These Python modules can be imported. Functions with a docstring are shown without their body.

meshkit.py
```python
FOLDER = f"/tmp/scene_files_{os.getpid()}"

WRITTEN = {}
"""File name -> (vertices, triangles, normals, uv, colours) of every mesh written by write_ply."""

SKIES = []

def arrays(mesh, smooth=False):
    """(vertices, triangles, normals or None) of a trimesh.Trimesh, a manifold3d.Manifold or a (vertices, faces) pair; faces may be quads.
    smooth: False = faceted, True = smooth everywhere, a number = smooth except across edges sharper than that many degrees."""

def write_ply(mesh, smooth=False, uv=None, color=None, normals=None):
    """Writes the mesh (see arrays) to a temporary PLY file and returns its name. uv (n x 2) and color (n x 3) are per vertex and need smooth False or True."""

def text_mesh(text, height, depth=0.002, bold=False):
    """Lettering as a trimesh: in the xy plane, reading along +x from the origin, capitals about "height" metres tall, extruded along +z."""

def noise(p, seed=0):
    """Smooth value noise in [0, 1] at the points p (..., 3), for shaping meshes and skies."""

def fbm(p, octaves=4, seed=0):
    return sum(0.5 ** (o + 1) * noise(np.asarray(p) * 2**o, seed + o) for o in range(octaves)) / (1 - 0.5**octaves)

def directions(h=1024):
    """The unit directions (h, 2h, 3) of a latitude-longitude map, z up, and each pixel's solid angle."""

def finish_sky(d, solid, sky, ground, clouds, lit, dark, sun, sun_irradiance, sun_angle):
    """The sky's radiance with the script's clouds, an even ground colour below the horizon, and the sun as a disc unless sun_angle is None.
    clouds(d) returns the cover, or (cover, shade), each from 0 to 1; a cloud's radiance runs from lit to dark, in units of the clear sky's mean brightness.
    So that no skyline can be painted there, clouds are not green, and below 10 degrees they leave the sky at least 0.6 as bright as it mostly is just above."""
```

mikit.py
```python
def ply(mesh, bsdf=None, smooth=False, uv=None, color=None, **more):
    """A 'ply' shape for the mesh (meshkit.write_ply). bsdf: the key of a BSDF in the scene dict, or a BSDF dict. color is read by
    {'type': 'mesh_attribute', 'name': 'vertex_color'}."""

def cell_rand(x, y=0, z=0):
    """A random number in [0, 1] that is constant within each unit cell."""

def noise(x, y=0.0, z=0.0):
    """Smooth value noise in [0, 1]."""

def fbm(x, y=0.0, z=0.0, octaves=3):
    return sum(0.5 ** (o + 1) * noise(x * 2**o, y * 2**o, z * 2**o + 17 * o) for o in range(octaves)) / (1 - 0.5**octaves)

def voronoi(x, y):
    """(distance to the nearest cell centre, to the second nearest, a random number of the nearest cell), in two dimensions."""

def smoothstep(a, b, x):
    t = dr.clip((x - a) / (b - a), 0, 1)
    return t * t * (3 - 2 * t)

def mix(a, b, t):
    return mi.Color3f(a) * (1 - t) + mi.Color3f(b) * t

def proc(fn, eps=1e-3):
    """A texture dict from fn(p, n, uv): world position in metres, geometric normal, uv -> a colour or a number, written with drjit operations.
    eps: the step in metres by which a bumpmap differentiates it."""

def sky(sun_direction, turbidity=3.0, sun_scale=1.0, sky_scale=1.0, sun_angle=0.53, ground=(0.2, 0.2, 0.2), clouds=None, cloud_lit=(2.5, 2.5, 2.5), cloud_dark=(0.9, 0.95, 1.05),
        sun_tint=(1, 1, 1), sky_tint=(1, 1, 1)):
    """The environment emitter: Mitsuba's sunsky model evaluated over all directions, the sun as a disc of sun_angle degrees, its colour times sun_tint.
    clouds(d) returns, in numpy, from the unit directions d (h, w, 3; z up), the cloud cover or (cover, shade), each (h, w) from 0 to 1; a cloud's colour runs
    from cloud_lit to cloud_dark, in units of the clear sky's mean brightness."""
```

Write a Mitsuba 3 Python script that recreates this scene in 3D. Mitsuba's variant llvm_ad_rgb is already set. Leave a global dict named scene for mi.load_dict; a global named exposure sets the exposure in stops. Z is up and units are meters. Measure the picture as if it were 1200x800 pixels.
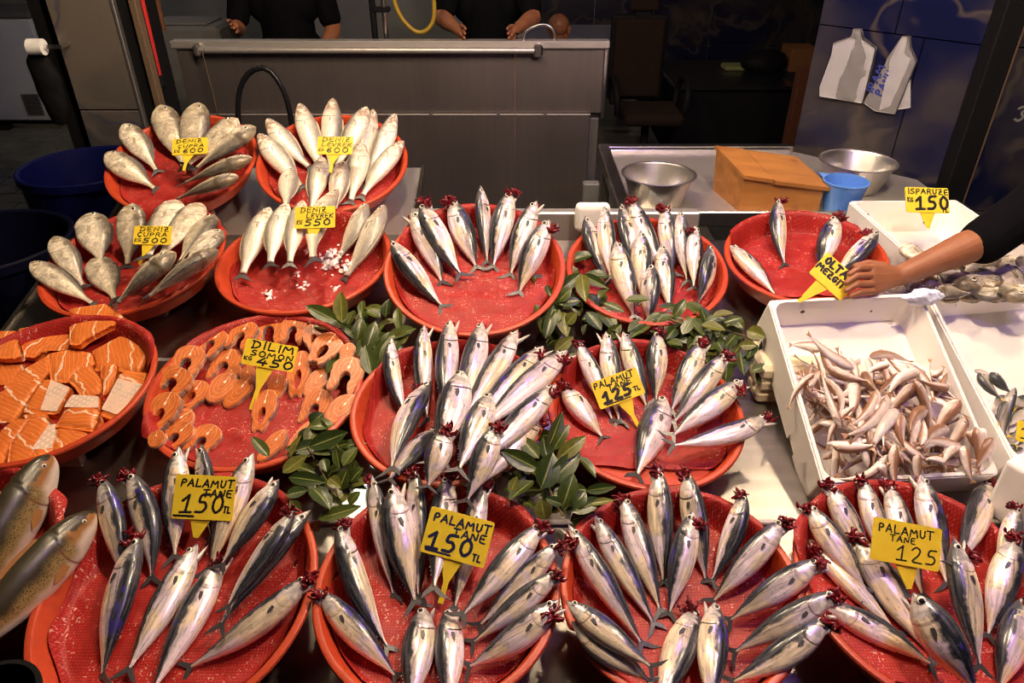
import math, random
import numpy as np
import trimesh
import manifold3d as m3
import shapely.geometry as sg
import shapely.affinity as sa
import drjit as dr
import mitsuba as mi
import mikit, meshkit
from mikit import proc, noise, fbm, cell_rand, smoothstep, mix, voronoi

scene, labels = {}, {}
rnd = random.Random(7)
rng = np.random.default_rng(11)
T = mi.ScalarTransform4f

# ------------------------------------------------------------------ camera
F_PX, PITCH = 850.0, math.atan(850.0 / 1350.0)
EYE = np.array([0.0, 0.0, 2.1])
CP, SP = math.cos(PITCH), math.sin(PITCH)
scene['camera'] = {'type': 'perspective', 'fov': math.degrees(2 * math.atan(600 / F_PX)), 'fov_axis': 'x', 'near_clip': 0.05, 'far_clip': 60.0,
                   'to_world': T().look_at(origin=[0, 0, 2.1], target=[0, CP, 2.1 - SP], up=[0, 0, 1])}
exposure = 0.0

# ------------------------------------------------------------------ light: bulbs hung over the stall, night outside
scene['night'] = {'type': 'constant', 'radiance': {'type': 'rgb', 'value': [0.007, 0.008, 0.011]}}
BULBS = [(0.75, 1.25, 2.85, 0.075, 430), (-0.10, 1.85, 2.9, 0.075, 300), (-0.80, 2.45, 2.9, 0.075, 270), (1.35, 2.0, 2.9, 0.075, 190)]
BULB_RGB = (1.0, 0.77, 0.50)
TUBES = [(0.55, 2.75, 2.75, 130.0), (1.15, 0.75, 2.7, 150.0)]
STRIP = 6.0


# ------------------------------------------------------------------ helpers
def nrm(v):
    v = np.asarray(v, float)
    return v / np.linalg.norm(v)


def ray(x, y):
    a, b = (x - 600) / F_PX, -(y - 400) / F_PX
    return np.array([a, CP + b * SP, -SP + b * CP])


def on_plane(x, y, c, n):
    d = ray(x, y)
    return EYE + d * (np.dot(np.asarray(c) - EYE, n) / np.dot(d, n))


def at_y(x, y, Y):
    d = ray(x, y)
    return EYE + d * (Y / d[1])


def at_z(x, y, Z):
    d = ray(x, y)
    return EYE + d * ((Z - 2.1) / d[2])


def to_px(P):
    q = np.asarray(P, float) - EYE
    dep = q[..., 1] * CP - q[..., 2] * SP
    up = q[..., 1] * SP + q[..., 2] * CP
    return np.stack([600 + F_PX * q[..., 0] / dep, 400 - F_PX * up / dep], -1)


_count = {}


def new(name):
    k = _count.get(name, 0)
    _count[name] = k + 1
    return name if k == 0 else f'{name}_{k:03d}'


def put(key, mesh, bsdf, smooth=False, **kw):
    scene[key] = mikit.ply(mesh, bsdf, smooth=smooth, **kw)
    return key


def part(root, name, mesh, bsdf, smooth=False, **kw):
    return put(new(f'{root}__{name}'), mesh, bsdf, smooth, **kw)


def thing(name, label, cat, group=None):
    key = new(name)
    labels[key] = {'label': label, 'category': cat}
    if group:
        labels[key]['group'] = group
    return key


def solo(name, mesh, bsdf, label, cat, group=None, smooth=False, **kw):
    return put(thing(name, label, cat, group), mesh, bsdf, smooth, **kw)


def struct(name, mesh, bsdf, smooth=False, **kw):
    labels[name] = {'kind': 'structure'}
    return put(name, mesh, bsdf, smooth, **kw)


def tm(v, f):
    v, f = np.asarray(v, float), np.asarray(f, int)
    if f.shape[1] == 4:
        f = np.vstack([f[:, [0, 1, 2]], f[:, [0, 2, 3]]])
    return trimesh.Trimesh(v, f, process=False)


def cat(*ms):
    return trimesh.util.concatenate([m for m in ms])


def frame(o, x, y, z):
    M = np.eye(4)
    M[:3, 0], M[:3, 1], M[:3, 2], M[:3, 3] = x, y, z, o
    return M


def rbox(sx, sy, sz, r=0.004, seg=2):
    """A box with rounded edges, centred."""
    r = min(r, 0.49 * min(sx, sy, sz))
    pts = []
    base = trimesh.creation.icosphere(subdivisions=1 if seg > 1 else 0, radius=r).vertices
    for a in (-1, 1):
        for b in (-1, 1):
            for c in (-1, 1):
                pts.append(base + np.array([a * (sx / 2 - r), b * (sy / 2 - r), c * (sz / 2 - r)]))
    return trimesh.convex.convex_hull(np.vstack(pts))


def cbox(sx, sy, sz, c=0.003):
    """A box with chamfered edges, centred (cheap)."""
    c = min(c, 0.45 * min(sx, sy, sz))
    v = []
    for a in (-1, 1):
        for b in (-1, 1):
            for d in (-1, 1):
                X, Y, Z = a * sx / 2, b * sy / 2, d * sz / 2
                v += [(X - a * c, Y - b * c, Z), (X - a * c, Y, Z - d * c), (X, Y - b * c, Z - d * c)]
    return trimesh.convex.convex_hull(np.array(v))


def box(x0, x1, y0, y1, z0, z1, c=0.003):
    m = cbox(x1 - x0, y1 - y0, z1 - z0, c)
    m.apply_translation([(x0 + x1) / 2, (y0 + y1) / 2, (z0 + z1) / 2])
    return m


def moved(m, M):
    m = m.copy()
    m.apply_transform(M)
    return m


def lathe(profile, n=64):
    """Revolves (r, z) pairs about z; the ends may lie on the axis."""
    p = np.array(profile, float)
    a = np.arange(n) * 2 * math.pi / n
    v = np.stack([p[:, 0][:, None] * np.cos(a), p[:, 0][:, None] * np.sin(a), np.repeat(p[:, 1][:, None], n, 1)], -1).reshape(-1, 3)
    i, j = np.meshgrid(np.arange(len(p) - 1), np.arange(n), indexing='ij')
    q = np.stack([i * n + j, i * n + (j + 1) % n, (i + 1) * n + (j + 1) % n, (i + 1) * n + j], -1).reshape(-1, 4)
    return tm(v, q)


def tube(pts, rad, n=8, closed_ends=True):
    p = np.asarray(pts, float)
    r = np.broadcast_to(rad, (len(p),))
    t = np.gradient(p, axis=0)
    t /= np.linalg.norm(t, axis=1, keepdims=True) + 1e-12
    a = np.zeros_like(p)
    ref = np.array([0, 0, 1.0]) if abs(t[0][2]) < 0.9 else np.array([1.0, 0, 0])
    u = nrm(np.cross(t[0], ref))
    for k in range(len(p)):
        u = nrm(u - t[k] * np.dot(u, t[k]))
        a[k] = u
    b = np.cross(t, a)
    ang = np.arange(n) * 2 * math.pi / n
    v = (p[:, None] + r[:, None, None] * (np.cos(ang)[None, :, None] * a[:, None] + np.sin(ang)[None, :, None] * b[:, None])).reshape(-1, 3)
    i, j = np.meshgrid(np.arange(len(p) - 1), np.arange(n), indexing='ij')
    q = np.stack([i * n + j, i * n + (j + 1) % n, (i + 1) * n + (j + 1) % n, (i + 1) * n + j], -1).reshape(-1, 4)
    f = np.vstack([q[:, [0, 1, 2]], q[:, [0, 2, 3]]])
    if closed_ends:
        v = np.vstack([v, p[0], p[-1]])
        k0, k1, base = len(v) - 2, len(v) - 1, (len(p) - 1) * n
        jj = np.arange(n)
        f = np.vstack([f, np.stack([jj * 0 + k0, (jj + 1) % n, jj], 1), np.stack([jj * 0 + k1, base + jj, base + (jj + 1) % n], 1)])
    return tm(v, f)


def spline(pts, n=24):
    p = np.asarray(pts, float)
    if len(p) < 3:
        s = np.linspace(0, 1, n)[:, None]
        return p[0] * (1 - s) + p[-1] * s
    from scipy.interpolate import CubicSpline
    d = np.r_[0, np.cumsum(np.linalg.norm(np.diff(p, axis=0), axis=1))]
    return CubicSpline(d, p)(np.linspace(0, d[-1], n))


def slab(poly, h, bevel=0.0):
    """A shapely polygon extruded from z=0 to z=h, its upper edge bevelled."""
    if bevel:
        return trimesh.util.concatenate([trimesh.creation.extrude_polygon(poly, h - bevel, engine='earcut'),
                                         moved(bevel_cap(poly, bevel), frame([0, 0, h - bevel], [1, 0, 0], [0, 1, 0], [0, 0, 1]))])
    return trimesh.creation.extrude_polygon(poly, h, engine='earcut')


def bevel_cap(poly, b):
    o = m3.CrossSection([np.array(poly.exterior.coords)[:-1]] + [np.array(i.coords)[:-1] for i in poly.interiors], m3.FillRule.EvenOdd)
    i = o.offset(-b, m3.JoinType.Miter)
    if i.is_empty():
        i = o
    hull = m3.Manifold.extrude(o, b * 0.5) + m3.Manifold.extrude(o.offset(-0.5 * b, m3.JoinType.Miter), b * 0.85) + m3.Manifold.extrude(i, b)
    mm = hull.to_mesh()
    return tm(mm.vert_properties[:, :3], mm.tri_verts)


def man(m):
    mm = m.to_mesh()
    return tm(mm.vert_properties[:, :3], mm.tri_verts)


# ------------------------------------------------------------------ materials
def mat(key, **kw):
    two = kw.pop('two', True)
    b = {'type': 'principled'}
    for k, v in kw.items():
        b[k] = {'type': 'rgb', 'value': list(v)} if isinstance(v, tuple) else v
    scene[key] = {'type': 'twosided', 'bsdf': b} if two else b
    return key


def C(r, g, b):
    return mi.Color3f(r, g, b)


def vc(key, **kw):
    return mat(key, base_color={'type': 'mesh_attribute', 'name': 'vertex_color'}, **kw)


def plastic_fn(p, n, uv):
    k = fbm(p.x * 9, p.y * 9, p.z * 9)
    return mix(C(0.42, 0.042, 0.014), C(0.50, 0.065, 0.022), k)


def cloth_fn(p, n, uv):
    wx = dr.abs(dr.sin(uv.x * 520)) * dr.abs(dr.sin(uv.y * 520))
    wet = fbm(uv.x * 30, uv.y * 30, 2.0)
    c = mix(C(0.24, 0.010, 0.008), C(0.46, 0.022, 0.016), wx)
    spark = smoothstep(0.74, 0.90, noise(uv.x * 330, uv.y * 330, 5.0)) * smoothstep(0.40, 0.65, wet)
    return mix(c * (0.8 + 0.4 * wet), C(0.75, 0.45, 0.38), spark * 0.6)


def steel_fn(p, n, uv):
    s = fbm(p.x * 3, p.y * 60 + p.z * 4, 0.0)
    d = fbm(p.x * 7, p.y * 7, p.z * 7)
    return mix(C(0.28, 0.255, 0.235), C(0.46, 0.43, 0.41), s * 0.5 + d * 0.5)


def steel_rough(p, n, uv):
    return 0.22 + 0.2 * fbm(p.x * 5, p.y * 5, p.z * 5)


def bump_cloth(p, n, uv):
    return dr.abs(dr.sin(uv.x * 520)) * dr.abs(dr.sin(uv.y * 520))


mat('m_tray', base_color=proc(plastic_fn), roughness=0.38, specular=0.45)
scene['m_cloth'] = {'type': 'twosided', 'bsdf': {'type': 'principled', 'base_color': proc(cloth_fn), 'roughness': 0.55, 'specular': 0.4, 'sheen': 0.2}}
mat('m_steel', base_color=proc(steel_fn), metallic=1.0, roughness=proc(steel_rough))
mat('m_steel_dull', base_color=(0.30, 0.285, 0.28), metallic=0.9, roughness=0.48)
mat('m_steel_bright', base_color=(0.72, 0.70, 0.69), metallic=1.0, roughness=0.24)
mat('m_aluminium', base_color=(0.78, 0.74, 0.70), metallic=1.0, roughness=0.36)
mat('m_black', base_color=(0.006, 0.006, 0.007), roughness=0.7, specular=.12)
mat('m_black_gloss', base_color=(0.010, 0.010, 0.012), roughness=0.25)
mat('m_foam', base_color=(0.86, 0.83, 0.80), roughness=0.75, specular=0.25)
mat('m_white', base_color=(0.80, 0.80, 0.78), roughness=0.5)
mat('m_hole', base_color=(0.10, 0.07, 0.05), roughness=0.9)
mat('m_blue_tub', base_color=(0.002, 0.003, 0.045), roughness=0.5, specular=.15)
mat('m_navy_tub', base_color=(0.0015, 0.002, 0.012), roughness=0.5, specular=.15)
mat('m_cup', base_color=(0.10, 0.26, 0.70), roughness=0.3)
mat('m_yellow', base_color=proc(lambda p, n, uv: mix(C(0.80, 0.56, 0.03), C(0.86, 0.66, 0.05), fbm(p.x * 40, p.y * 40, p.z * 40))), roughness=0.42, specular=0.4)
mat('m_ink', base_color=(0.012, 0.008, 0.010), roughness=0.5)
mat('m_ink_blue', base_color=(0.012, 0.014, 0.055), roughness=0.5)
mat('m_red', base_color=(0.45, 0.02, 0.02), roughness=0.4)
mat('m_fin', base_color=(0.055, 0.05, 0.055), roughness=0.35)
mat('m_fin_pale', base_color=(0.44, 0.36, 0.26), roughness=0.4)
mat('m_fin_brown', base_color=(0.33, 0.15, 0.05), roughness=0.4)
mat('m_gill', base_color=proc(lambda p, n, uv: mix(C(0.05, 0.002, 0.004), C(0.22, 0.008, 0.014), fbm(p.x * 160, p.y * 160, p.z * 160))), roughness=0.25, specular=0.6)
vc('m_eye', roughness=0.12, clearcoat=1.0)
vc('m_smallfish', roughness=0.3, specular=0.55, clearcoat=0.3)
# ------------------------------------------------------------------ the stepped fish stand
ROWS = [(1.202, 2.655, 20.3), (1.108, 2.08, 11.7), (0.992, 1.53, 10.1), (0.897, 1.00, 9.4)]   # rim plane of each row: z at y, tilt
TRAYS = {1: (-1.237, 2.657, 1.229, 0.278, 21.1, -0.9), 2: (-0.671, 2.654, 1.230, 0.279, 20.9, 1.9),
         3: (-1.216, 2.115, 1.089, 0.289, 11.3, -4.1), 4: (-0.654, 2.069, 1.109, 0.273, 9.9, -1.9), 5: (-0.113, 1.977, 1.128, 0.274, 19.3, 0.1),
         6: (0.418, 2.031, 1.096, 0.249, 15.5, -0.7), 7: (0.929, 2.091, 1.109, 0.248, 10.5, -3.7),
         8: (-1.232, 1.554, 0.990, 0.282, 8.7, -1.7), 9: (-0.671, 1.544, 0.993, 0.277, 10.8, 0.0), 10: (-0.157, 1.442, 1.006, 0.245, 10.2, -1.9),
         11: (0.340, 1.467, 0.977, 0.250, 11.1, 2.9),
         12: (-1.233, 1.029, 0.898, 0.268, 9.3, 1.4), 13: (-0.682, 0.978, 0.891, 0.283, 11.1, -1.9), 14: (-0.151, 0.975, 0.906, 0.247, 9.9, 0.1),
         15: (0.341, 0.978, 0.899, 0.243, 8.7, -2.7), 16: (0.853, 0.991, 0.888, 0.269, 7.6, 3.7)}
ROW_OF = {1: 0, 2: 0, 3: 1, 4: 1, 5: 1, 6: 1, 7: 1, 8: 2, 9: 2, 10: 2, 11: 2, 12: 3, 13: 3, 14: 3, 15: 3, 16: 3}
DROP = 0.140                       # deck below the rim plane
TRAY_H = 0.075


def deck_z(k, y):
    z0, y0, tl = ROWS[k]
    tl = 14.0 if k == 0 else tl
    return z0 + (y - y0) * math.tan(math.radians(tl)) - DROP / math.cos(math.radians(tl)) - (0.02 if k == 0 else 0)


stand = thing('display_stand', 'stepped stainless steel stand that carries the red fish trays', 'display stand')
DECKS = [(0, -1.52, -0.375, 2.40, 2.93), (1, -1.56, 1.19, 1.80, 2.38), (2, -1.58, 1.74, 1.255, 1.78), (3, -1.60, 1.76, 0.66, 1.235)]


def sloped(k, x0, x1, y0, y1, th=0.012):
    v = []
    for x in (x0, x1):
        for y in (y0, y1):
            z = deck_z(k, y)
            v += [(x, y, z), (x, y, z - th)]
    return trimesh.convex.convex_hull(np.array(v))


for k, x0, x1, y0, y1 in DECKS:
    part(stand, 'deck', sloped(k, x0, x1, y0, y1), 'm_steel_satin' if k == 0 else 'm_steel')
    lip = box(x0, x1, y0 - 0.016, y0, deck_z(k, y0) - 0.045, deck_z(k, y0) + 0.004, 0.003)
    part(stand, 'edge', lip, 'm_steel_satin')
    low = deck_z(k + 1, y0) - 0.02 if k < 3 else 0.45
    part(stand, 'riser', box(x0 + 0.01, x1 - 0.01, y0 + 0.03, y0 + 0.042, low, deck_z(k, y0) - 0.012, 0.001), 'm_steel_dull')
    for s in (0, 1):
        v = []
        xa = x0 - 0.014 if s == 0 else x1
        for x in (xa, xa + 0.014):
            for y in (y0, y1):
                z = deck_z(k, y)
                v += [(x, y, z + 0.012), (x, y, z - 0.04)]
        part(stand, 'side_rail', trimesh.convex.convex_hull(np.array(v)), 'm_steel')
part(stand, 'deck', box(1.193, 1.72, 1.79, 2.50, .975, .992, .002), 'm_steel')
for x in (-1.5, -0.5, 0.6, 1.65):
    for y in (0.78, 2.28):
        part(stand, 'leg', box(x - 0.022, x + 0.022, y - 0.022, y + 0.022, 0.0, (deck_z(3 if y < 1 else 1, y) - 0.012) if x < 1.2 or y < 1 else .975, 0.004), 'm_steel_dull')
part(stand, 'leg', box(-1.5, -1.456, 2.8, 2.844, 0, deck_z(0, 2.82) - 0.012, 0.004), 'm_steel_dull')
part(stand, 'leg', box(-0.44, -0.396, 2.8, 2.844, 0, deck_z(0, 2.82) - 0.012, 0.004), 'm_steel_dull')


# ------------------------------------------------------------------ the trays
class Tray:
    def __init__(s, i):
        x, y, z, s.R, a, b = TRAYS[i]
        s.i = i
        s.c = np.array([x, y, z])
        a, b = math.radians(a), math.radians(b)
        s.n = nrm([b, -math.sin(a), math.cos(a)])
        s.u = nrm(np.array([1, 0, 0]) - s.n * s.n[0])
        s.v = np.cross(s.n, s.u)
        s.N, s.ext = 150, 0.42
        g = (np.arange(s.N) + 0.5) / s.N * 2 * s.ext - s.ext
        U, V = np.meshgrid(g, g, indexing='ij')
        s.hm = s.support(np.hypot(U, V))

    def support(s, r):
        q = np.asarray(r) / s.R
        fl = -0.058
        d = fl + (0.004 - fl) * np.clip((q - 0.84) / 0.10, 0, 1)
        return np.where(q > 1.0, -0.16, d)

    def P(s, u, v, d):
        return s.c + np.multiply.outer(u, s.u) + np.multiply.outer(v, s.v) + np.multiply.outer(d, s.n)

    def at(s, x, y, d=0.0):
        """(u, v) where the pixel's ray meets the plane d above the rim plane."""
        q = on_plane(x, y, s.c + s.n * d, s.n) - s.c
        return np.array([q @ s.u, q @ s.v])

    def M(s, u=0, v=0, d=0, ang=0):
        x = s.u * math.cos(ang) + s.v * math.sin(ang)
        return frame(s.P(u, v, d), x, np.cross(s.n, x), s.n)

    def look(s, uv):
        i = np.clip(((uv + s.ext) / (2 * s.ext) * s.N).astype(int), 0, s.N - 1)
        return s.hm[i[..., 0], i[..., 1]]

    def raise_to(s, uv, d):
        i = np.clip(((uv + s.ext) / (2 * s.ext) * s.N).astype(int), 0, s.N - 1)
        np.maximum.at(s.hm, (i[..., 0].ravel(), i[..., 1].ravel()), d.ravel())


TR = {i: Tray(i) for i in TRAYS}
TRAY_LABEL = {1: 'round red tray of sea bream with the 600 sign, far left at the back', 2: 'round red tray crowded with sea bass, 600 sign, back row',
              3: 'round red tray of sea bream with the 500 sign', 4: 'round red tray of sea bass and crushed ice with the 550 sign',
              5: 'round red tray with eight bonito fanned out before the steel counter', 6: 'round red tray of bonito in front of the steel bowl',
              7: 'nearly empty round red tray in front of the wooden box', 8: 'round red tray of salmon fillets at left edge', 9: 'round red tray of salmon steaks',
              10: 'round red tray of heaped bonito right of the salmon steaks', 11: 'round red tray of bonito with slanted 125 sign, left of the whiting box',
              12: 'red tray holding two big spotted fish, lower left corner', 13: 'widest front red tray, bonito and 150 sign, lower left',
              14: 'front red tray of bonito with the 150 sign on a long stalk', 15: 'front red tray of bonito without any sign',
              16: 'front red tray of bonito at lower right, 125 sign'}
# cloth: front cut (fraction of R), back drape (extent in R), extra corners (angle deg, width deg, extent)
CLOTH = {1: (0.8, 0.9, []), 2: (0.85, 0.9, []), 3: (0.85, 1.02, [(70, 40, 1.04), (20, 25, 1.03)]), 4: (0.85, 1.0, []), 5: (0.9, 1.02, [(100, 40, 1.03)]), 6: (0.85, 0.92, []),
         7: (0.55, 1.02, [(110, 45, 1.07), (55, 35, 1.03)]), 8: (0.9, 1.02, [(45, 40, 1.03), (120, 30, 1.03)]), 9: (0.9, 1.0, [(125, 18, 1.05), (53, 18, 1.05), (215, 16, 1.05)]),
         10: (0.9, 0.96, [(130, 25, 1.02)]), 11: (0.58, 0.98, [(90, 40, 1.02)]), 12: (0.9, 1.0, [(40, 25, 1.06)]), 13: (0.80, 1.0, [(85, 25, 1.03)]),
         14: (0.72, 1.0, [(48, 22, 1.06), (128, 25, 1.03)]), 15: (0.8, 1.0, [(140, 25, 1.05), (60, 25, 1.04)]), 16: (0.66, 1.0, [(75, 25, 1.05), (150, 30, 1.03)])}


def tray_mesh(R):
    rb = 0.86 * R
    prof = [(0.0, -TRAY_H), (rb - 0.004, -TRAY_H), (rb, -TRAY_H + 0.004), (R - 0.011, -0.016), (R - 0.006, -0.013), (R, -0.010), (R + 0.001, -0.006), (R - 0.001, -0.002), (R - 0.005, 0.0),
            (R - 0.013, -0.001), (R - 0.018, -0.006), (0.86 * R + 0.001, -0.055), (0.83 * R, -0.0625), (0.70 * R, -0.0632), (0.69 * R, -0.0645), (0.0, -0.0645)]
    return lathe(prof, 80)


def cloth_mesh(t, cut, back, corners):
    R, na, nr = t.R, 120, 34
    v, uv = [], []
    for a in np.arange(na) * 2 * math.pi / na:
        w = meshkit.noise(np.array([3 * math.cos(a) + t.i * 7, 3 * math.sin(a), 1.0]))
        rm = 0.87 + 0.05 * (w - 0.5)
        s = math.sin(a)
        if s > 0:
            rm = rm + (back - rm) * np.clip((s - 0.25) / 0.35, 0, 1)
        for ca, cw, ce in corners:
            d = abs((math.degrees(a) - ca + 180) % 360 - 180) / cw
            rm = max(rm, 0.9 + (ce - 0.9) * max(0, 1 - d) ** 0.6) if d < 1 else rm
        if s < 0:
            rm = min(rm, cut / max(1e-3, -s) * (1 + 0.02 * math.sin(9 * a)))
        for q in np.linspace(0, 1, nr):
            r = q * rm
            U, V = r * R * math.cos(a), r * R * math.sin(a)
            fl = -0.0615
            d = fl + (0.003 - fl) * np.clip((r - 0.83) / 0.115, 0, 1.0)
            if r > 1.0:
                d = 0.003 - (r - 1.0) * R * 0.9
            wr = meshkit.fbm(np.array([U * 13 + t.i, V * 22, 3.0]), 3) - 0.35
            d += 0.0025 + max(0, wr) * 0.014 * (1 if r < 0.84 else 0.25)
            v.append((U, V, d))
            uv.append((U + t.i * 1.7, V))
    i, j = np.meshgrid(np.arange(na), np.arange(nr - 1), indexing='ij')
    q = np.stack([i * nr + j, i * nr + j + 1, (i + 1) % na * nr + j + 1, (i + 1) % na * nr + j], -1).reshape(-1, 4)
    v = np.array(v)
    return moved(tm(v, q[:, ::-1]), t.M()), np.array(uv)


for i, t in TR.items():
    m = moved(tray_mesh(t.R), t.M())
    solo('round_tray', m, 'm_tray', TRAY_LABEL[i], 'tray', smooth=35)
    m, uv = cloth_mesh(t, *CLOTH[i])
    what = {1: 'under the bream beside the marble pillar', 2: 'under the crowded sea bass', 3: 'under the bream with the 500 sign', 4: 'with crushed ice on it, under the sea bass',
            5: 'under eight fanned bonito', 6: 'under the bonito before the steel bowl', 7: 'draped over the nearly empty tray near the arm', 8: 'under the salmon fillets',
            9: 'under the salmon steaks', 10: 'under the heaped bonito right of the salmon steaks', 11: 'under the bonito left of the whiting box', 12: 'under the two big spotted fish',
            13: 'in the widest front tray', 14: 'under bonito around the 150 sign with long stalk', 15: 'in the front tray that has no sign', 16: 'under the bonito at lower right'}[i]
    solo('net_cloth', m, 'm_cloth', 'wet red net cloth ' + what, 'cloth', smooth=True, uv=uv)
    k = ROW_OF[i]
    for vv in (-0.14, 0.14):
        b = t.P(0, vv, -TRAY_H)
        zt, zb = b[2] - 0.003, deck_z(k, b[1])
        if zt - zb > 0.006:
            part(stand, 'batten', box(b[0] - 0.12, b[0] + 0.12, b[1] - 0.014, b[1] + 0.014, zb - 0.004, zt, 0.002), 'm_wood_raw')
mat('m_wood_raw', base_color=(0.30, 0.20, 0.11), roughness=0.7)
# ------------------------------------------------------------------ fish
PROFILE = {
    'bonito': ([0, .015, .04, .08, .14, .22, .32, .42, .54, .66, .77, .86, .92, .96], [.025, .10, .22, .39, .60, .81, .96, 1, .94, .76, .51, .28, .15, .12], 0.72),
    'sea_bream': ([0, .015, .04, .08, .14, .22, .32, .44, .56, .68, .78, .86, .92, .96], [.06, .22, .42, .62, .82, .97, 1, .96, .82, .58, .36, .23, .19, .22], 0.45),
    'sea_bass': ([0, .015, .04, .08, .14, .22, .32, .44, .56, .68, .78, .86, .92, .96], [.06, .2, .35, .5, .66, .85, 1, .98, .88, .68, .46, .33, .28, .3], 0.62),
    'trout': ([0, .01, .03, .07, .14, .22, .32, .44, .56, .68, .78, .86, .92, .96], [.16, .3, .42, .58, .76, .9, 1, 1, .93, .76, .55, .38, .33, .36], 0.55),
    'whiting': ([0, .015, .04, .08, .14, .22, .32, .44, .56, .68, .78, .86, .92, .96], [.12, .32, .5, .68, .86, .97, 1, .93, .80, .64, .48, .34, .23, .2], 0.8),
    'mackerel': ([0, .015, .04, .08, .14, .22, .32, .44, .56, .68, .78, .86, .92, .96], [.08, .25, .42, .6, .78, .92, 1, .96, .84, .64, .42, .25, .16, .14], 0.6)}
GILL = {'bonito': 0.235, 'sea_bream': 0.27, 'sea_bass': 0.25, 'trout': 0.24, 'whiting': 0.22, 'mackerel': 0.24}


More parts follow.
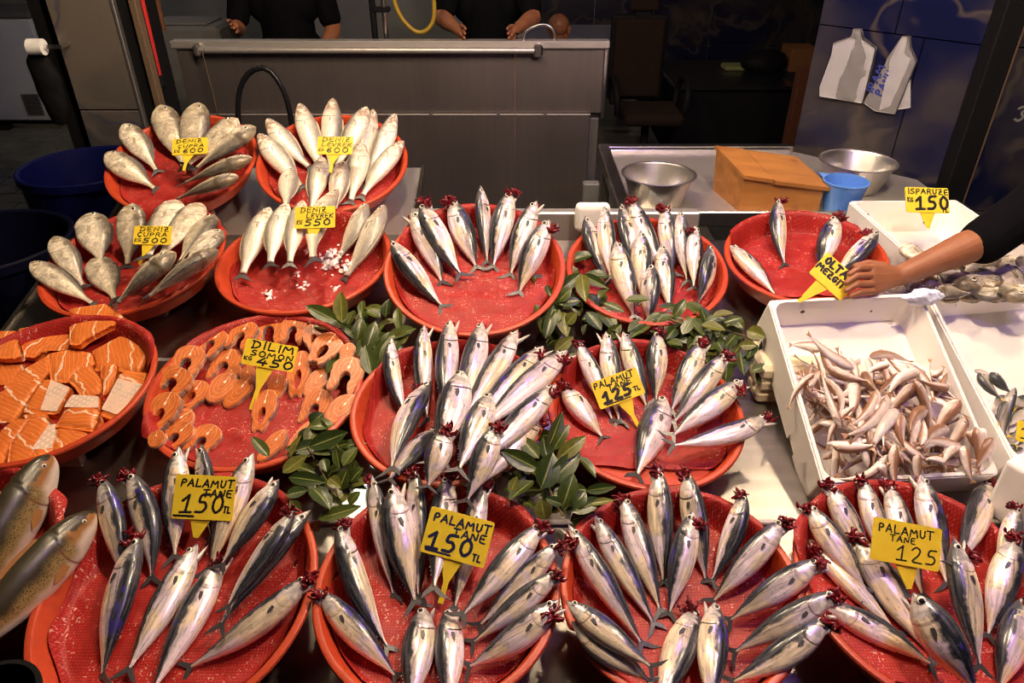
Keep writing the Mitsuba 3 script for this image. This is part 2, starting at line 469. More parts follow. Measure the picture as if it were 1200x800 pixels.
def fish_shape(kind, axis, dors, lat, H, n=40, m=20, fid=0, gape=0.0, grow=1.0):
    """axis (n,3) from snout to tail root, dors/lat (n,3) unit frames, H: largest half height. Returns mesh, uv, (t, h, w)."""
    ts, hs, kw = PROFILE[kind]
    t = np.linspace(0, 0.96, n)
    if n > 30:
        g = GILL[kind]
        t = np.sort(np.r_[np.linspace(0, 0.96, n - 6) ** 1.0, g + np.array([-.02, -.008, .003, .012, .022, .04])])
    from scipy.interpolate import PchipInterpolator
    h = PchipInterpolator(ts, hs)(t) * H
    w = h * kw * (1 + 0.15 * np.clip(1 - t / 0.12, 0, 1))
    s = np.linspace(0, 1, len(axis))
    ip = lambda A: np.stack([np.interp(t / 0.96, s, A[:, k]) for k in range(3)], 1)
    ax, db, lb = ip(axis), ip(dors), ip(lat)
    a = np.arange(m + 1) / m
    phi = -math.pi / 2 + 2 * math.pi * a
    cd, sd = np.cos(phi), np.sin(phi)
    rim = np.sign(cd) * np.abs(cd) ** 0.92
    asym = np.where(cd < 0, 1.04, 0.97)
    V = ax[:, None] + (rim * asym)[None, :, None] * h[:, None, None] * db[:, None] + sd[None, :, None] * w[:, None, None] * lb[:, None]
    # gill cover: the head stands a little proud and ends in a curved step
    tg = GILL[kind] - 0.03 + 0.066 * (1 - cd ** 2) - 0.012 * cd
    step = 1 - np.clip((t[:, None] - tg[None, :]) / 0.012, 0, 1)
    head = np.clip(t / 0.08, 0, 1)[:, None]
    k = 1 + 0.075 * step * head * (np.abs(sd)[None, :] ** 0.5)
    V = ax[:, None] + (V - ax[:, None]) * k[..., None]
    nr, nc = V.shape[:2]
    i, j = np.meshgrid(np.arange(nr - 1), np.arange(m), indexing='ij')
    q = np.stack([i * nc + j, i * nc + j + 1, (i + 1) * nc + j + 1, (i + 1) * nc + j], -1).reshape(-1, 4)
    v = V.reshape(-1, 3)
    uv = np.stack([np.repeat(np.clip(t, 0.004, 0.99)[:, None], nc, 1) + fid, np.repeat(a[None, :], nr, 0)], -1).reshape(-1, 2)
    v = np.vstack([v, ax[0] - (ax[1] - ax[0]) * 0.15, ax[-1]])
    uv = np.vstack([uv, [fid + .004, .5], [fid + .97, .5]])
    f = np.vstack([q[:, [0, 1, 2]], q[:, [0, 2, 3]], np.stack([np.full(m, len(v) - 2), np.arange(1, m + 1), np.arange(m)], 1),
                   np.stack([np.full(m, len(v) - 1), (nr - 1) * nc + np.arange(m), (nr - 1) * nc + np.arange(1, m + 1)], 1)])
    me = trimesh.Trimesh(v, f, process=False)
    if me.volume < 0:
        me = trimesh.Trimesh(v, f[:, ::-1], process=False)
    return me, uv, (t, h, w, ax, db, lb)


def thin(poly_pts, M, th=0.0016):
    """A flat fin: 2-D outline in the x-y plane of M, th thick."""
    m = trimesh.creation.extrude_polygon(sg.Polygon(poly_pts).buffer(0), th, engine='earcut')
    m.apply_translation([0, 0, -th / 2])
    return moved(m, M)


def gill_tuft(P, size, seed):
    """Red gill leaves pulled out of the head: a handful of bent, frilled blades."""
    r = random.Random(seed)
    ms = []
    for k in range(20):
        d = nrm([r.gauss(0, 1), r.gauss(0, 1), abs(r.gauss(0, 0.7)) + 0.2])
        e = nrm(np.cross(d, [r.gauss(0, 1), r.gauss(0, 1), r.gauss(0, 1)]))
        L, b = size * r.uniform(0.35, 0.85), size * r.uniform(0.07, 0.14)
        s = np.linspace(0, 1, 7)
        pts = P + np.outer(s * L, d) + np.outer(np.sin(s * 3.0) * L * 0.3, e)
        rad = b * (0.6 + 0.5 * np.sin(s * math.pi)) * (1 + 0.35 * np.array([r.uniform(-1, 1) for _ in s]))
        ms.append(tube(pts, rad, 5))
    return cat(*ms)


_fid = [0]
BODY_MAT = {'bonito': 'm_bonito', 'sea_bream': 'm_bream', 'sea_bass': 'm_bass', 'trout': 'm_trout'}


def eye_mesh(P, nl, ax, r):
    M = frame(P, ax, np.cross(nl, ax), nl)
    prof = [(0, 0.55 * r), (0.3 * r, 0.5 * r), (0.52 * r, 0.42 * r), (0.56 * r, 0.40 * r), (0.85 * r, 0.22 * r), (1.0 * r, 0.0), (1.0 * r, -0.4 * r)]
    m = lathe(prof, 12)
    col = np.repeat(np.array([[.008, .008, .010]] * 3 + [[.74, .70, .60]] * 2 + [[.16, .14, .12]] * 2), 12, axis=0)
    return moved(m, M), col


def build_fish(kind, key, C0, C1, up, dors_sign, H, bend=0.0, roll=0.0, mouth=False, gills=0, seed=0, fins=True):
    """C0 snout, C1 tail root line end (axis heights solved already); up: normal of what it lies on."""
    _fid[0] += 1
    fid = _fid[0]
    L = np.linalg.norm(C1 - C0)
    d = (C1 - C0) / L
    side = nrm(np.cross(up, -d)) * dors_sign        # dors_sign +1: back to the left of the heading
    n0 = nrm(np.cross(-d, side)) * dors_sign
    n0 = n0 if n0 @ up > 0 else -n0
    s = np.linspace(0, 1, 24)
    axis = C0 + np.outer(s, C1 - C0) + np.outer(4 * s * (1 - s) * bend * L, side)
    tg = np.gradient(axis, axis=0)
    tg /= np.linalg.norm(tg, axis=1, keepdims=True)
    cr, sr = math.cos(roll), math.sin(roll)
    if kind == 'bonito':
        roll = roll + .16
    elif kind == 'trout':
        roll = roll + 1.15
    cr, sr = math.cos(roll), math.sin(roll)
    db0 = side * cr + n0 * sr
    lt = np.cross(tg, np.broadcast_to(db0, tg.shape))
    lt /= np.linalg.norm(lt, axis=1, keepdims=True)
    if lt[0] @ (n0 * cr - side * sr) < 0:
        lt = -lt
    db = np.cross(lt, tg)
    db /= np.linalg.norm(db, axis=1, keepdims=True)
    if db[0] @ db0 < 0:
        db = -db
    body_axis = axis.copy()
    k = int(0.93 * 24)
    me, uv, (t, h, w, ax, dbb, lbb) = fish_shape(kind, np.stack([np.interp(np.linspace(0, 0.93, 24), s, axis[:, j]) for j in range(3)], 1), db, lt, H, fid=fid)
    part(key, 'body', me, BODY_MAT[kind], smooth=True, uv=uv)
    r = random.Random(seed + fid)
    fm = 'm_fin' if kind in ('bonito',) else ('m_fin_brown' if kind == 'trout' else 'm_fin')
    # tail fin, lying in the plane of axis and back
    e, eb, el = ax[-1], dbb[-1], lbb[-1]
    et = nrm(ax[-1] - ax[-3])
    l, sp = L * 0.085, H * (0.95 if kind == 'bonito' else 0.75)
    fork = 0.35 if kind == 'bonito' else 0.6
    a = r.uniform(-0.3, 0.3)
    pts = [(-l * .3, -sp * .12), (l * .05, -sp * .26), (l * .55, -sp * .66), (l * 1.15, -sp * (1 + a)), (l * .85, -sp * .5), (l * fork, 0), (l * .85, sp * .5), (l * 1.15, sp * (1 - a)), (l * .55, sp * .66), (l * .05, sp * .26), (-l * .3, sp * .12)]
    tilt = r.uniform(-0.25, 0.25)
    eb2 = nrm(eb * math.cos(tilt) + el * math.sin(tilt))
    part(key, 'tail_fin', thin(pts, frame(e, et, eb2, np.cross(et, eb2)), 0.002), fm)
    # eye
    g = np.argmin(abs(t - {'bonito': .085, 'sea_bream': .115, 'sea_bass': .09, 'trout': .085}[kind]))
    ph = math.radians(70)
    P = ax[g] + 1.085 * (dbb[g] * h[g] * math.cos(ph) + lbb[g] * w[g] * math.sin(ph))
    nl = nrm(dbb[g] * math.cos(ph) * w[g] + lbb[g] * math.sin(ph) * h[g])
    em, ec = eye_mesh(P, nl, nrm(ax[g] - ax[g - 1]), H * {'bonito': .25, 'sea_bream': .15, 'sea_bass': .15, 'trout': .10}[kind])
    part(key, 'eye', em, 'm_eye', smooth=True, color=ec)
    # pectoral fin
    g = np.argmin(abs(t - (GILL[kind] + 0.075)))
    ph = math.radians(95 if kind != 'trout' else 110)
    P = ax[g] + dbb[g] * h[g] * math.cos(ph) + lbb[g] * (w[g] * math.sin(ph) + 0.0015)
    pl = H * {'bonito': .62, 'sea_bream': .62, 'sea_bass': .45, 'trout': .8}[kind]
    pw = pl * (.42 if kind != 'trout' else .5)
    xd = nrm(nrm(ax[g + 2] - ax[g]) - 0.25 * dbb[g])
    part(key, 'pectoral_fin', thin([(0, pw * .5), (pl * .5, pw * .55), (pl, pw * .05), (pl * .6, -pw * .35), (0, -pw * .3)], frame(P, xd, np.cross(lbb[g], xd), lbb[g]), 0.0015),
         {'bonito': 'm_fin', 'sea_bream': 'm_fin_pale', 'sea_bass': 'm_fin_pale', 'trout': 'm_fin_brown'}[kind])
    if kind == 'bonito':
        ms = []
        for sg_ in (1, -1):
            for q in (.70, .735, .77, .805, .84, .875):
                g = np.argmin(abs(t - q))
                hh = H * .085
                ed = ax[g] + dbb[g] * h[g] * sg_ * 0.98
                tt = nrm(ax[g + 1] - ax[g])
                ms.append(thin([(-hh, -hh * .3), (hh * .9, hh * 1.1), (hh * .6, -hh * .3)], frame(ed, tt, dbb[g] * sg_, np.cross(tt, dbb[g] * sg_)), 0.0012))
        part(key, 'finlets', cat(*ms), 'm_fin')
    elif fins:
        # dorsal fin folded along the back
        q = np.linspace(.30, .80, 14)
        top = np.array([np.interp(q, t, h)]).ravel()
        A = np.stack([np.interp(q, t, ax[:, j]) for j in range(3)], 1)
        B = np.stack([np.interp(q, t, dbb[:, j]) for j in range(3)], 1)
        lo = A + B * (top * .95)[:, None]
        hi = A + B * (top * .97 + H * .16 * np.sin(np.linspace(0.25, math.pi, 14)) ** .6)[:, None]
        lb_ = lbb[20] * 0.0012
        v = np.vstack([lo - lb_, hi - lb_ * .5, hi + lb_ * .5, lo + lb_])
        f = []
        for ring in range(3):
            for z in range(13):
                f.append((ring * 14 + z, ring * 14 + z + 1, (ring + 1) * 14 + z + 1, (ring + 1) * 14 + z))
        part(key, 'dorsal_fin', tm(v, f), fm if kind != 'sea_bass' else 'm_fin_pale')
    if mouth:
        # dropped lower jaw
        q = 10
        j0 = ax[5] - dbb[5] * h[5] * .75
        dirn = nrm(-(ax[5] - ax[0]) - dbb[3] * np.linalg.norm(ax[5] - ax[0]) * (0.16 + 0.22 * r.random()))
        ll = np.linalg.norm(ax[5] - ax[0]) * 1.0
        ss = np.linspace(0, 1, 6)
        part(key, 'lower_jaw', tube(j0 + np.outer(ss * ll, dirn), H * np.array([.20, .19, .16, .13, .10, .03]), 8), 'm_jaw', smooth=True)
        mo = ax[3] - dbb[3] * h[3] * .8
        part(key, 'mouth', moved(trimesh.creation.icosphere(subdivisions=2, radius=1.0), frame(mo, nrm(ax[3] - ax[0]) * ll * .45, dbb[3] * H * .15, lbb[3] * H * .15)), 'm_gill', smooth=True)
    if gills:
        g = np.argmin(abs(t - (0.055 if gills == 1 else 0.15)))
        P = ax[g] - dbb[g] * h[g] * 0.9 + lbb[g] * w[g] * .2
        part(key, 'gills', gill_tuft(P, H * 1.15, seed + 91 * fid), 'm_gill', smooth=True)


def solve_rest(t, uvs, Hs, Ws, tray, squash=0.0025):
    lim = .42 * np.linalg.norm(uvs[-1] - uvs[0])
    """Heights of the axis above the rim plane at t: the line that rests on what lies below and carries the centre of mass."""
    S = []
    side = np.array([-(uvs[-1] - uvs[0])[1], (uvs[-1] - uvs[0])[0]])
    side /= np.linalg.norm(side)
    for k in range(len(t)):
        best = -1
        for o in np.linspace(-0.8, 0.8, 7):
            q = uvs[k] + side * o * Hs[k]
            best = max(best, tray.look(q) + .78 * Ws[k] * math.sqrt(1 - o * o))
        S.append(best - squash)
    S = np.array(S)
    tc = 0.42
    best = None
    for a in range(len(t)):
        if t[a] > tc:
            break
        for b in range(len(t) - 1, -1, -1):
            if t[b] <= tc:
                break
            sl = (S[b] - S[a]) / (t[b] - t[a])
            sl = float(np.clip(sl, -lim, lim))
            y = max(S[a] + sl * (tc - t[a]), S[b] + sl * (tc - t[b]))
            if best is None or y > best[0]:
                best = (y, sl)
    y, sl = best
    return y + sl * (t - tc), y - sl * tc, y + sl * (1 - tc)


def place_fish(kind, tray, hx, hy, tx, ty, wpx, back, label, group, flags='', bend=0.0, roll=0.0, cat_='fish', name=None, hmax=.09):
    ds = 1 if back == 'L' else -1
    prof = PROFILE[kind]
    dh, dt = -0.02, -0.035
    H = 0.02
    tq = np.linspace(0.02, 0.9, 15)
    hq = np.interp(tq, prof[0], prof[1])
    for it in range(5):
        a, b = tray.at(hx, hy, dh), tray.at(tx, ty, dt)
        mid = tray.P(*(0.55 * a + 0.45 * b), 0.5 * (dh + dt))
        dirv = tray.P(*b, dt) - tray.P(*a, dh)
        side = nrm(np.cross(tray.n, dirv))
        eps = 0.01
        pa = to_px(np.array([mid, mid + side * eps, mid + tray.n * eps, mid + nrm(dirv) * eps]))
        e = np.array([-(pa[3] - pa[0])[1], (pa[3] - pa[0])[0]])
        e /= np.linalg.norm(e)
        fb, fn = abs((pa[1] - pa[0]) @ e) / eps, abs((pa[2] - pa[0]) @ e) / eps
        H = wpx / 2 / math.sqrt(fb ** 2 + (prof[2] * fn) ** 2)
        uvs = a + np.outer(tq, b - a)
        _, dh, dt = solve_rest(tq, uvs, hq * H, hq * H * prof[2], tray)
        dh, dt = float(np.clip(dh, -0.11 if hmax < .05 else -.05, hmax)), float(np.clip(dt, -0.11 if hmax < .05 else -.055, hmax - .02))
    a, b = tray.at(hx, hy, dh), tray.at(tx, ty, dt)
    C0, C1 = tray.P(*a, dh), tray.P(*b, dt)
    key = thing(name or kind, label, cat_, group)
    build_fish(kind, key, C0, C1, tray.n, ds, H, bend=bend, roll=roll, mouth='m' in flags, gills=1 if 'g' in flags else (2 if 'k' in flags else 0), seed=int(hx * 7 + hy))
    for o in np.linspace(-0.9, 0.9, 9):
        sd = np.array([-(b - a)[1], (b - a)[0]])
        sd /= np.linalg.norm(sd)
        tt = np.linspace(0.02, 0.92, 40)
        hh = np.interp(tt, prof[0], prof[1]) * H
        q = a + np.outer(tt, b - a) + np.outer(4 * tt * (1 - tt) * bend * np.linalg.norm(b - a) * ds, sd) * 1 + np.outer(o * hh, sd)
        tray.raise_to(q, dh + (dt - dh) * tt + .72 * hh * prof[2] * math.sqrt(1 - o * o))
    return key


def u_of(uv):
    i = dr.floor(uv.x)
    return i, uv.x - i, dr.sin(2 * math.pi * uv.y), uv.y


def gill_line(t, d, g, k=0.6):
    tg = g - 0.03 + 0.066 * (1 - d * d) - 0.012 * d + 0.016
    return (.25 + .75 * k) * (1 - smoothstep(0.003, 0.006 + .005 * k, dr.abs(t - tg))) * smoothstep(-0.99, -0.85, d) * (1 - smoothstep(.1, 0.5, d))


def bonito_fn(p, n, uv):
    i, t, d, a = u_of(uv)
    r1, r2, r3 = cell_rand(i, 3), cell_rand(i, 5), cell_rand(i, 9)
    f = fbm(t * 16 + i * 3.1, a * 9, 1.0)
    f2 = fbm(t * 50 + i * 1.7, a * 12, 4.0)
    st = fbm(t * 5 + i * 2.3, a * 34, 2.0)
    col = mix(C(.50, .455, .43), C(.70, .64, .61), r1)
    col = mix(col, C(.86, .80, .74), smoothstep(0.25, -0.55, d + (f - .5) * .5))
    col = col * mix(C(1.05, .93, .74), C(1.0, .91, 1.08), smoothstep(.38, .62, fbm(t * 6 + i, a * 5, 8.0)))
    col = col * (.78 + .44 * smoothstep(.25, .75, st))
    edge = d + (f - .5) * .40 + (st - .5) * .35 + (r2 - .5) * .45
    bk = smoothstep(.16, .40, edge)
    stripe = smoothstep(.55, .95, dr.sin((d * 2.6 - t * 3.0 + (f - .5) * .35) * 2 * math.pi + r3 * 6)) * smoothstep(-.25, .05, d) * smoothstep(.22, .32, t) * (.15 + .6 * r3)
    bcol = mix(C(.018, .020, .028), C(.085, .085, .10), smoothstep(.35, .75, st) * (.5 + f2))
    bcol = mix(bcol, C(.05, .03, .30), smoothstep(.66, .76, fbm(t * 9 + i * 5, a * 14, 3.0)) * .8 * smoothstep(.4, .9, cell_rand(i, 12)))
    col = mix(col, C(.10, .095, .10), stripe * .8)
    col = mix(col, bcol, bk)
    col = mix(col, C(.10, .09, .09), smoothstep(.62, .76, fbm(t * 26 + i * 9, a * 40, 6.0)) * .32)
    hd = 1 - smoothstep(.20, .235, t)
    hc = mix(C(.40, .37, .36), C(.74, .68, .63), smoothstep(.3, .65, fbm(t * 22 + i * 4, a * 11, 9.0)))
    hc = mix(hc, C(.09, .09, .10), smoothstep(.10, .6, d + (f2 - .5) * .8))
    hc = mix(hc, C(.10, .09, .10), 1 - smoothstep(.0, .035, t))
    hc = mix(hc, C(.04, .02, .02), (1 - smoothstep(.02, .07, dr.abs(d + .25 + t * 2))) * (1 - smoothstep(.07, .09, t)))
    col = mix(col, hc, hd * .9)
    col = mix(col, C(.02, .008, .008), gill_line(t, d, .235, cell_rand(i, 21)))
    return col


def bream_fn(p, n, uv):
    i, t, d, a = u_of(uv)
    f = fbm(t * 40 + i * 3.1, a * 40, 1.0)
    g = fbm(t * 9 + i, a * 8, 2.0)
    col = mix(C(.66, .57, .43), C(.84, .75, .61), cell_rand(i, 3))
    col = mix(col, C(.10, .085, .07), smoothstep(.10, .75, d + (g - .5) * .5) * .88)
    col = col * (0.55 + .8 * f) * (.8 + .4 * smoothstep(.3, .7, g))
    line = smoothstep(.75, .95, dr.sin(d * 34)) * smoothstep(.25, .35, t)
    col = col * (1 - .15 * line)
    hd = 1 - smoothstep(.12, .26, t)
    col = mix(col, C(.30, .22, .12), hd * smoothstep(.42, .6, fbm(t * 24 + i, a * 10, 7.0)) * .8)
    col = mix(col, C(.12, .09, .06), (1 - smoothstep(.03, .06, dr.abs(t - .255))) * smoothstep(.2, .45, d) * .8)
    return mix(col, C(.10, .07, .05), gill_line(t, d, .27) * .6)


def bass_fn(p, n, uv):
    i, t, d, a = u_of(uv)
    f = fbm(t * 60 + i * 3.1, a * 50, 1.0)
    g = fbm(t * 9 + i, a * 8, 2.0)
    dark = cell_rand(i, 4)
    col = mix(C(.76, .68, .56), C(.84, .77, .66), cell_rand(i, 3))
    col = mix(col, mix(C(.34, .31, .26), C(.12, .115, .11), dark), smoothstep(-.05, .8, d + (g - .5) * .35))
    col = col * (.76 + .42 * f)
    lat = (1 - smoothstep(.015, .04, dr.abs(d - .18))) * smoothstep(.25, .3, t)
    col = col * (1 - .3 * lat)
    hd = 1 - smoothstep(.16, .27, t)
    col = mix(col, C(.36, .22, .15), hd * smoothstep(.42, .58, fbm(t * 30 + i, a * 12, 5.0)) * .85)
    return mix(col, C(.11, .07, .05), gill_line(t, d, .25) * .8)


def trout_fn(p, n, uv):
    i, t, d, a = u_of(uv)
    g = fbm(t * 9 + i, a * 8, 2.0)
    col = mix(C(.66, .55, .47), C(.28, .19, .075), smoothstep(-.75, -.15, d + (g - .5) * .4))
    col = mix(col, C(.035, .028, .014), smoothstep(-.10, .40, d + (g - .5) * .6))
    v1, v2, vr = voronoi(t * 84 + i * 7, a * 70)
    spot = (1 - smoothstep(.22, .38, v1)) * smoothstep(-.5, .0, d + (g - .5) * .4) * smoothstep(.25, .45, vr)
    col = mix(col, C(.035, .022, .012), spot * .9)
    hd = 1 - smoothstep(.18, .25, t)
    hc = mix(C(.66, .56, .48), C(.30, .13, .04), smoothstep(-.35, .05, d + (g - .5) * .4))
    hc = mix(hc, C(.035, .028, .014), smoothstep(.15, .5, d + (fbm(t * 30 + i, a * 14, 5.0) - .5) * .9))
    col = mix(col, hc, hd)
    return mix(col, C(.14, .035, .02), gill_line(t, d, .24))


def scale_bump(p, n, uv):
    i, t, d, a = u_of(uv)
    return fbm(t * 70 + i * 3, a * 50, 1.0)


for k, fn, ro, me in (('m_bonito', bonito_fn, .24, .25), ('m_bream', bream_fn, .36, .12), ('m_bass', bass_fn, .34, .10), ('m_trout', trout_fn, .33, .1)):
    mat(k, base_color=proc(fn), roughness=ro, metallic=me, specular=.55, clearcoat=.5, clearcoat_gloss=.85)
mat('m_jaw', base_color=(.55, .50, .46), roughness=.3, metallic=.15)

LJ = {1: 'on the back-left bream tray', 2: 'on the crowded sea bass tray', 3: 'on the 500 bream tray', 4: 'on the 550 sea bass tray', 5: 'on the fanned tray before the counter',
      6: 'on the tray before the steel bowl', 7: 'on the tray before the wooden box', 10: 'on the tray right of the salmon steaks', 11: 'on the tray left of the whiting box',
      12: 'in the lower left corner', 13: 'on the widest front tray', 14: 'on the front tray with stalked 150 sign', 15: 'on the front tray without sign', 16: 'on the lower right tray'}
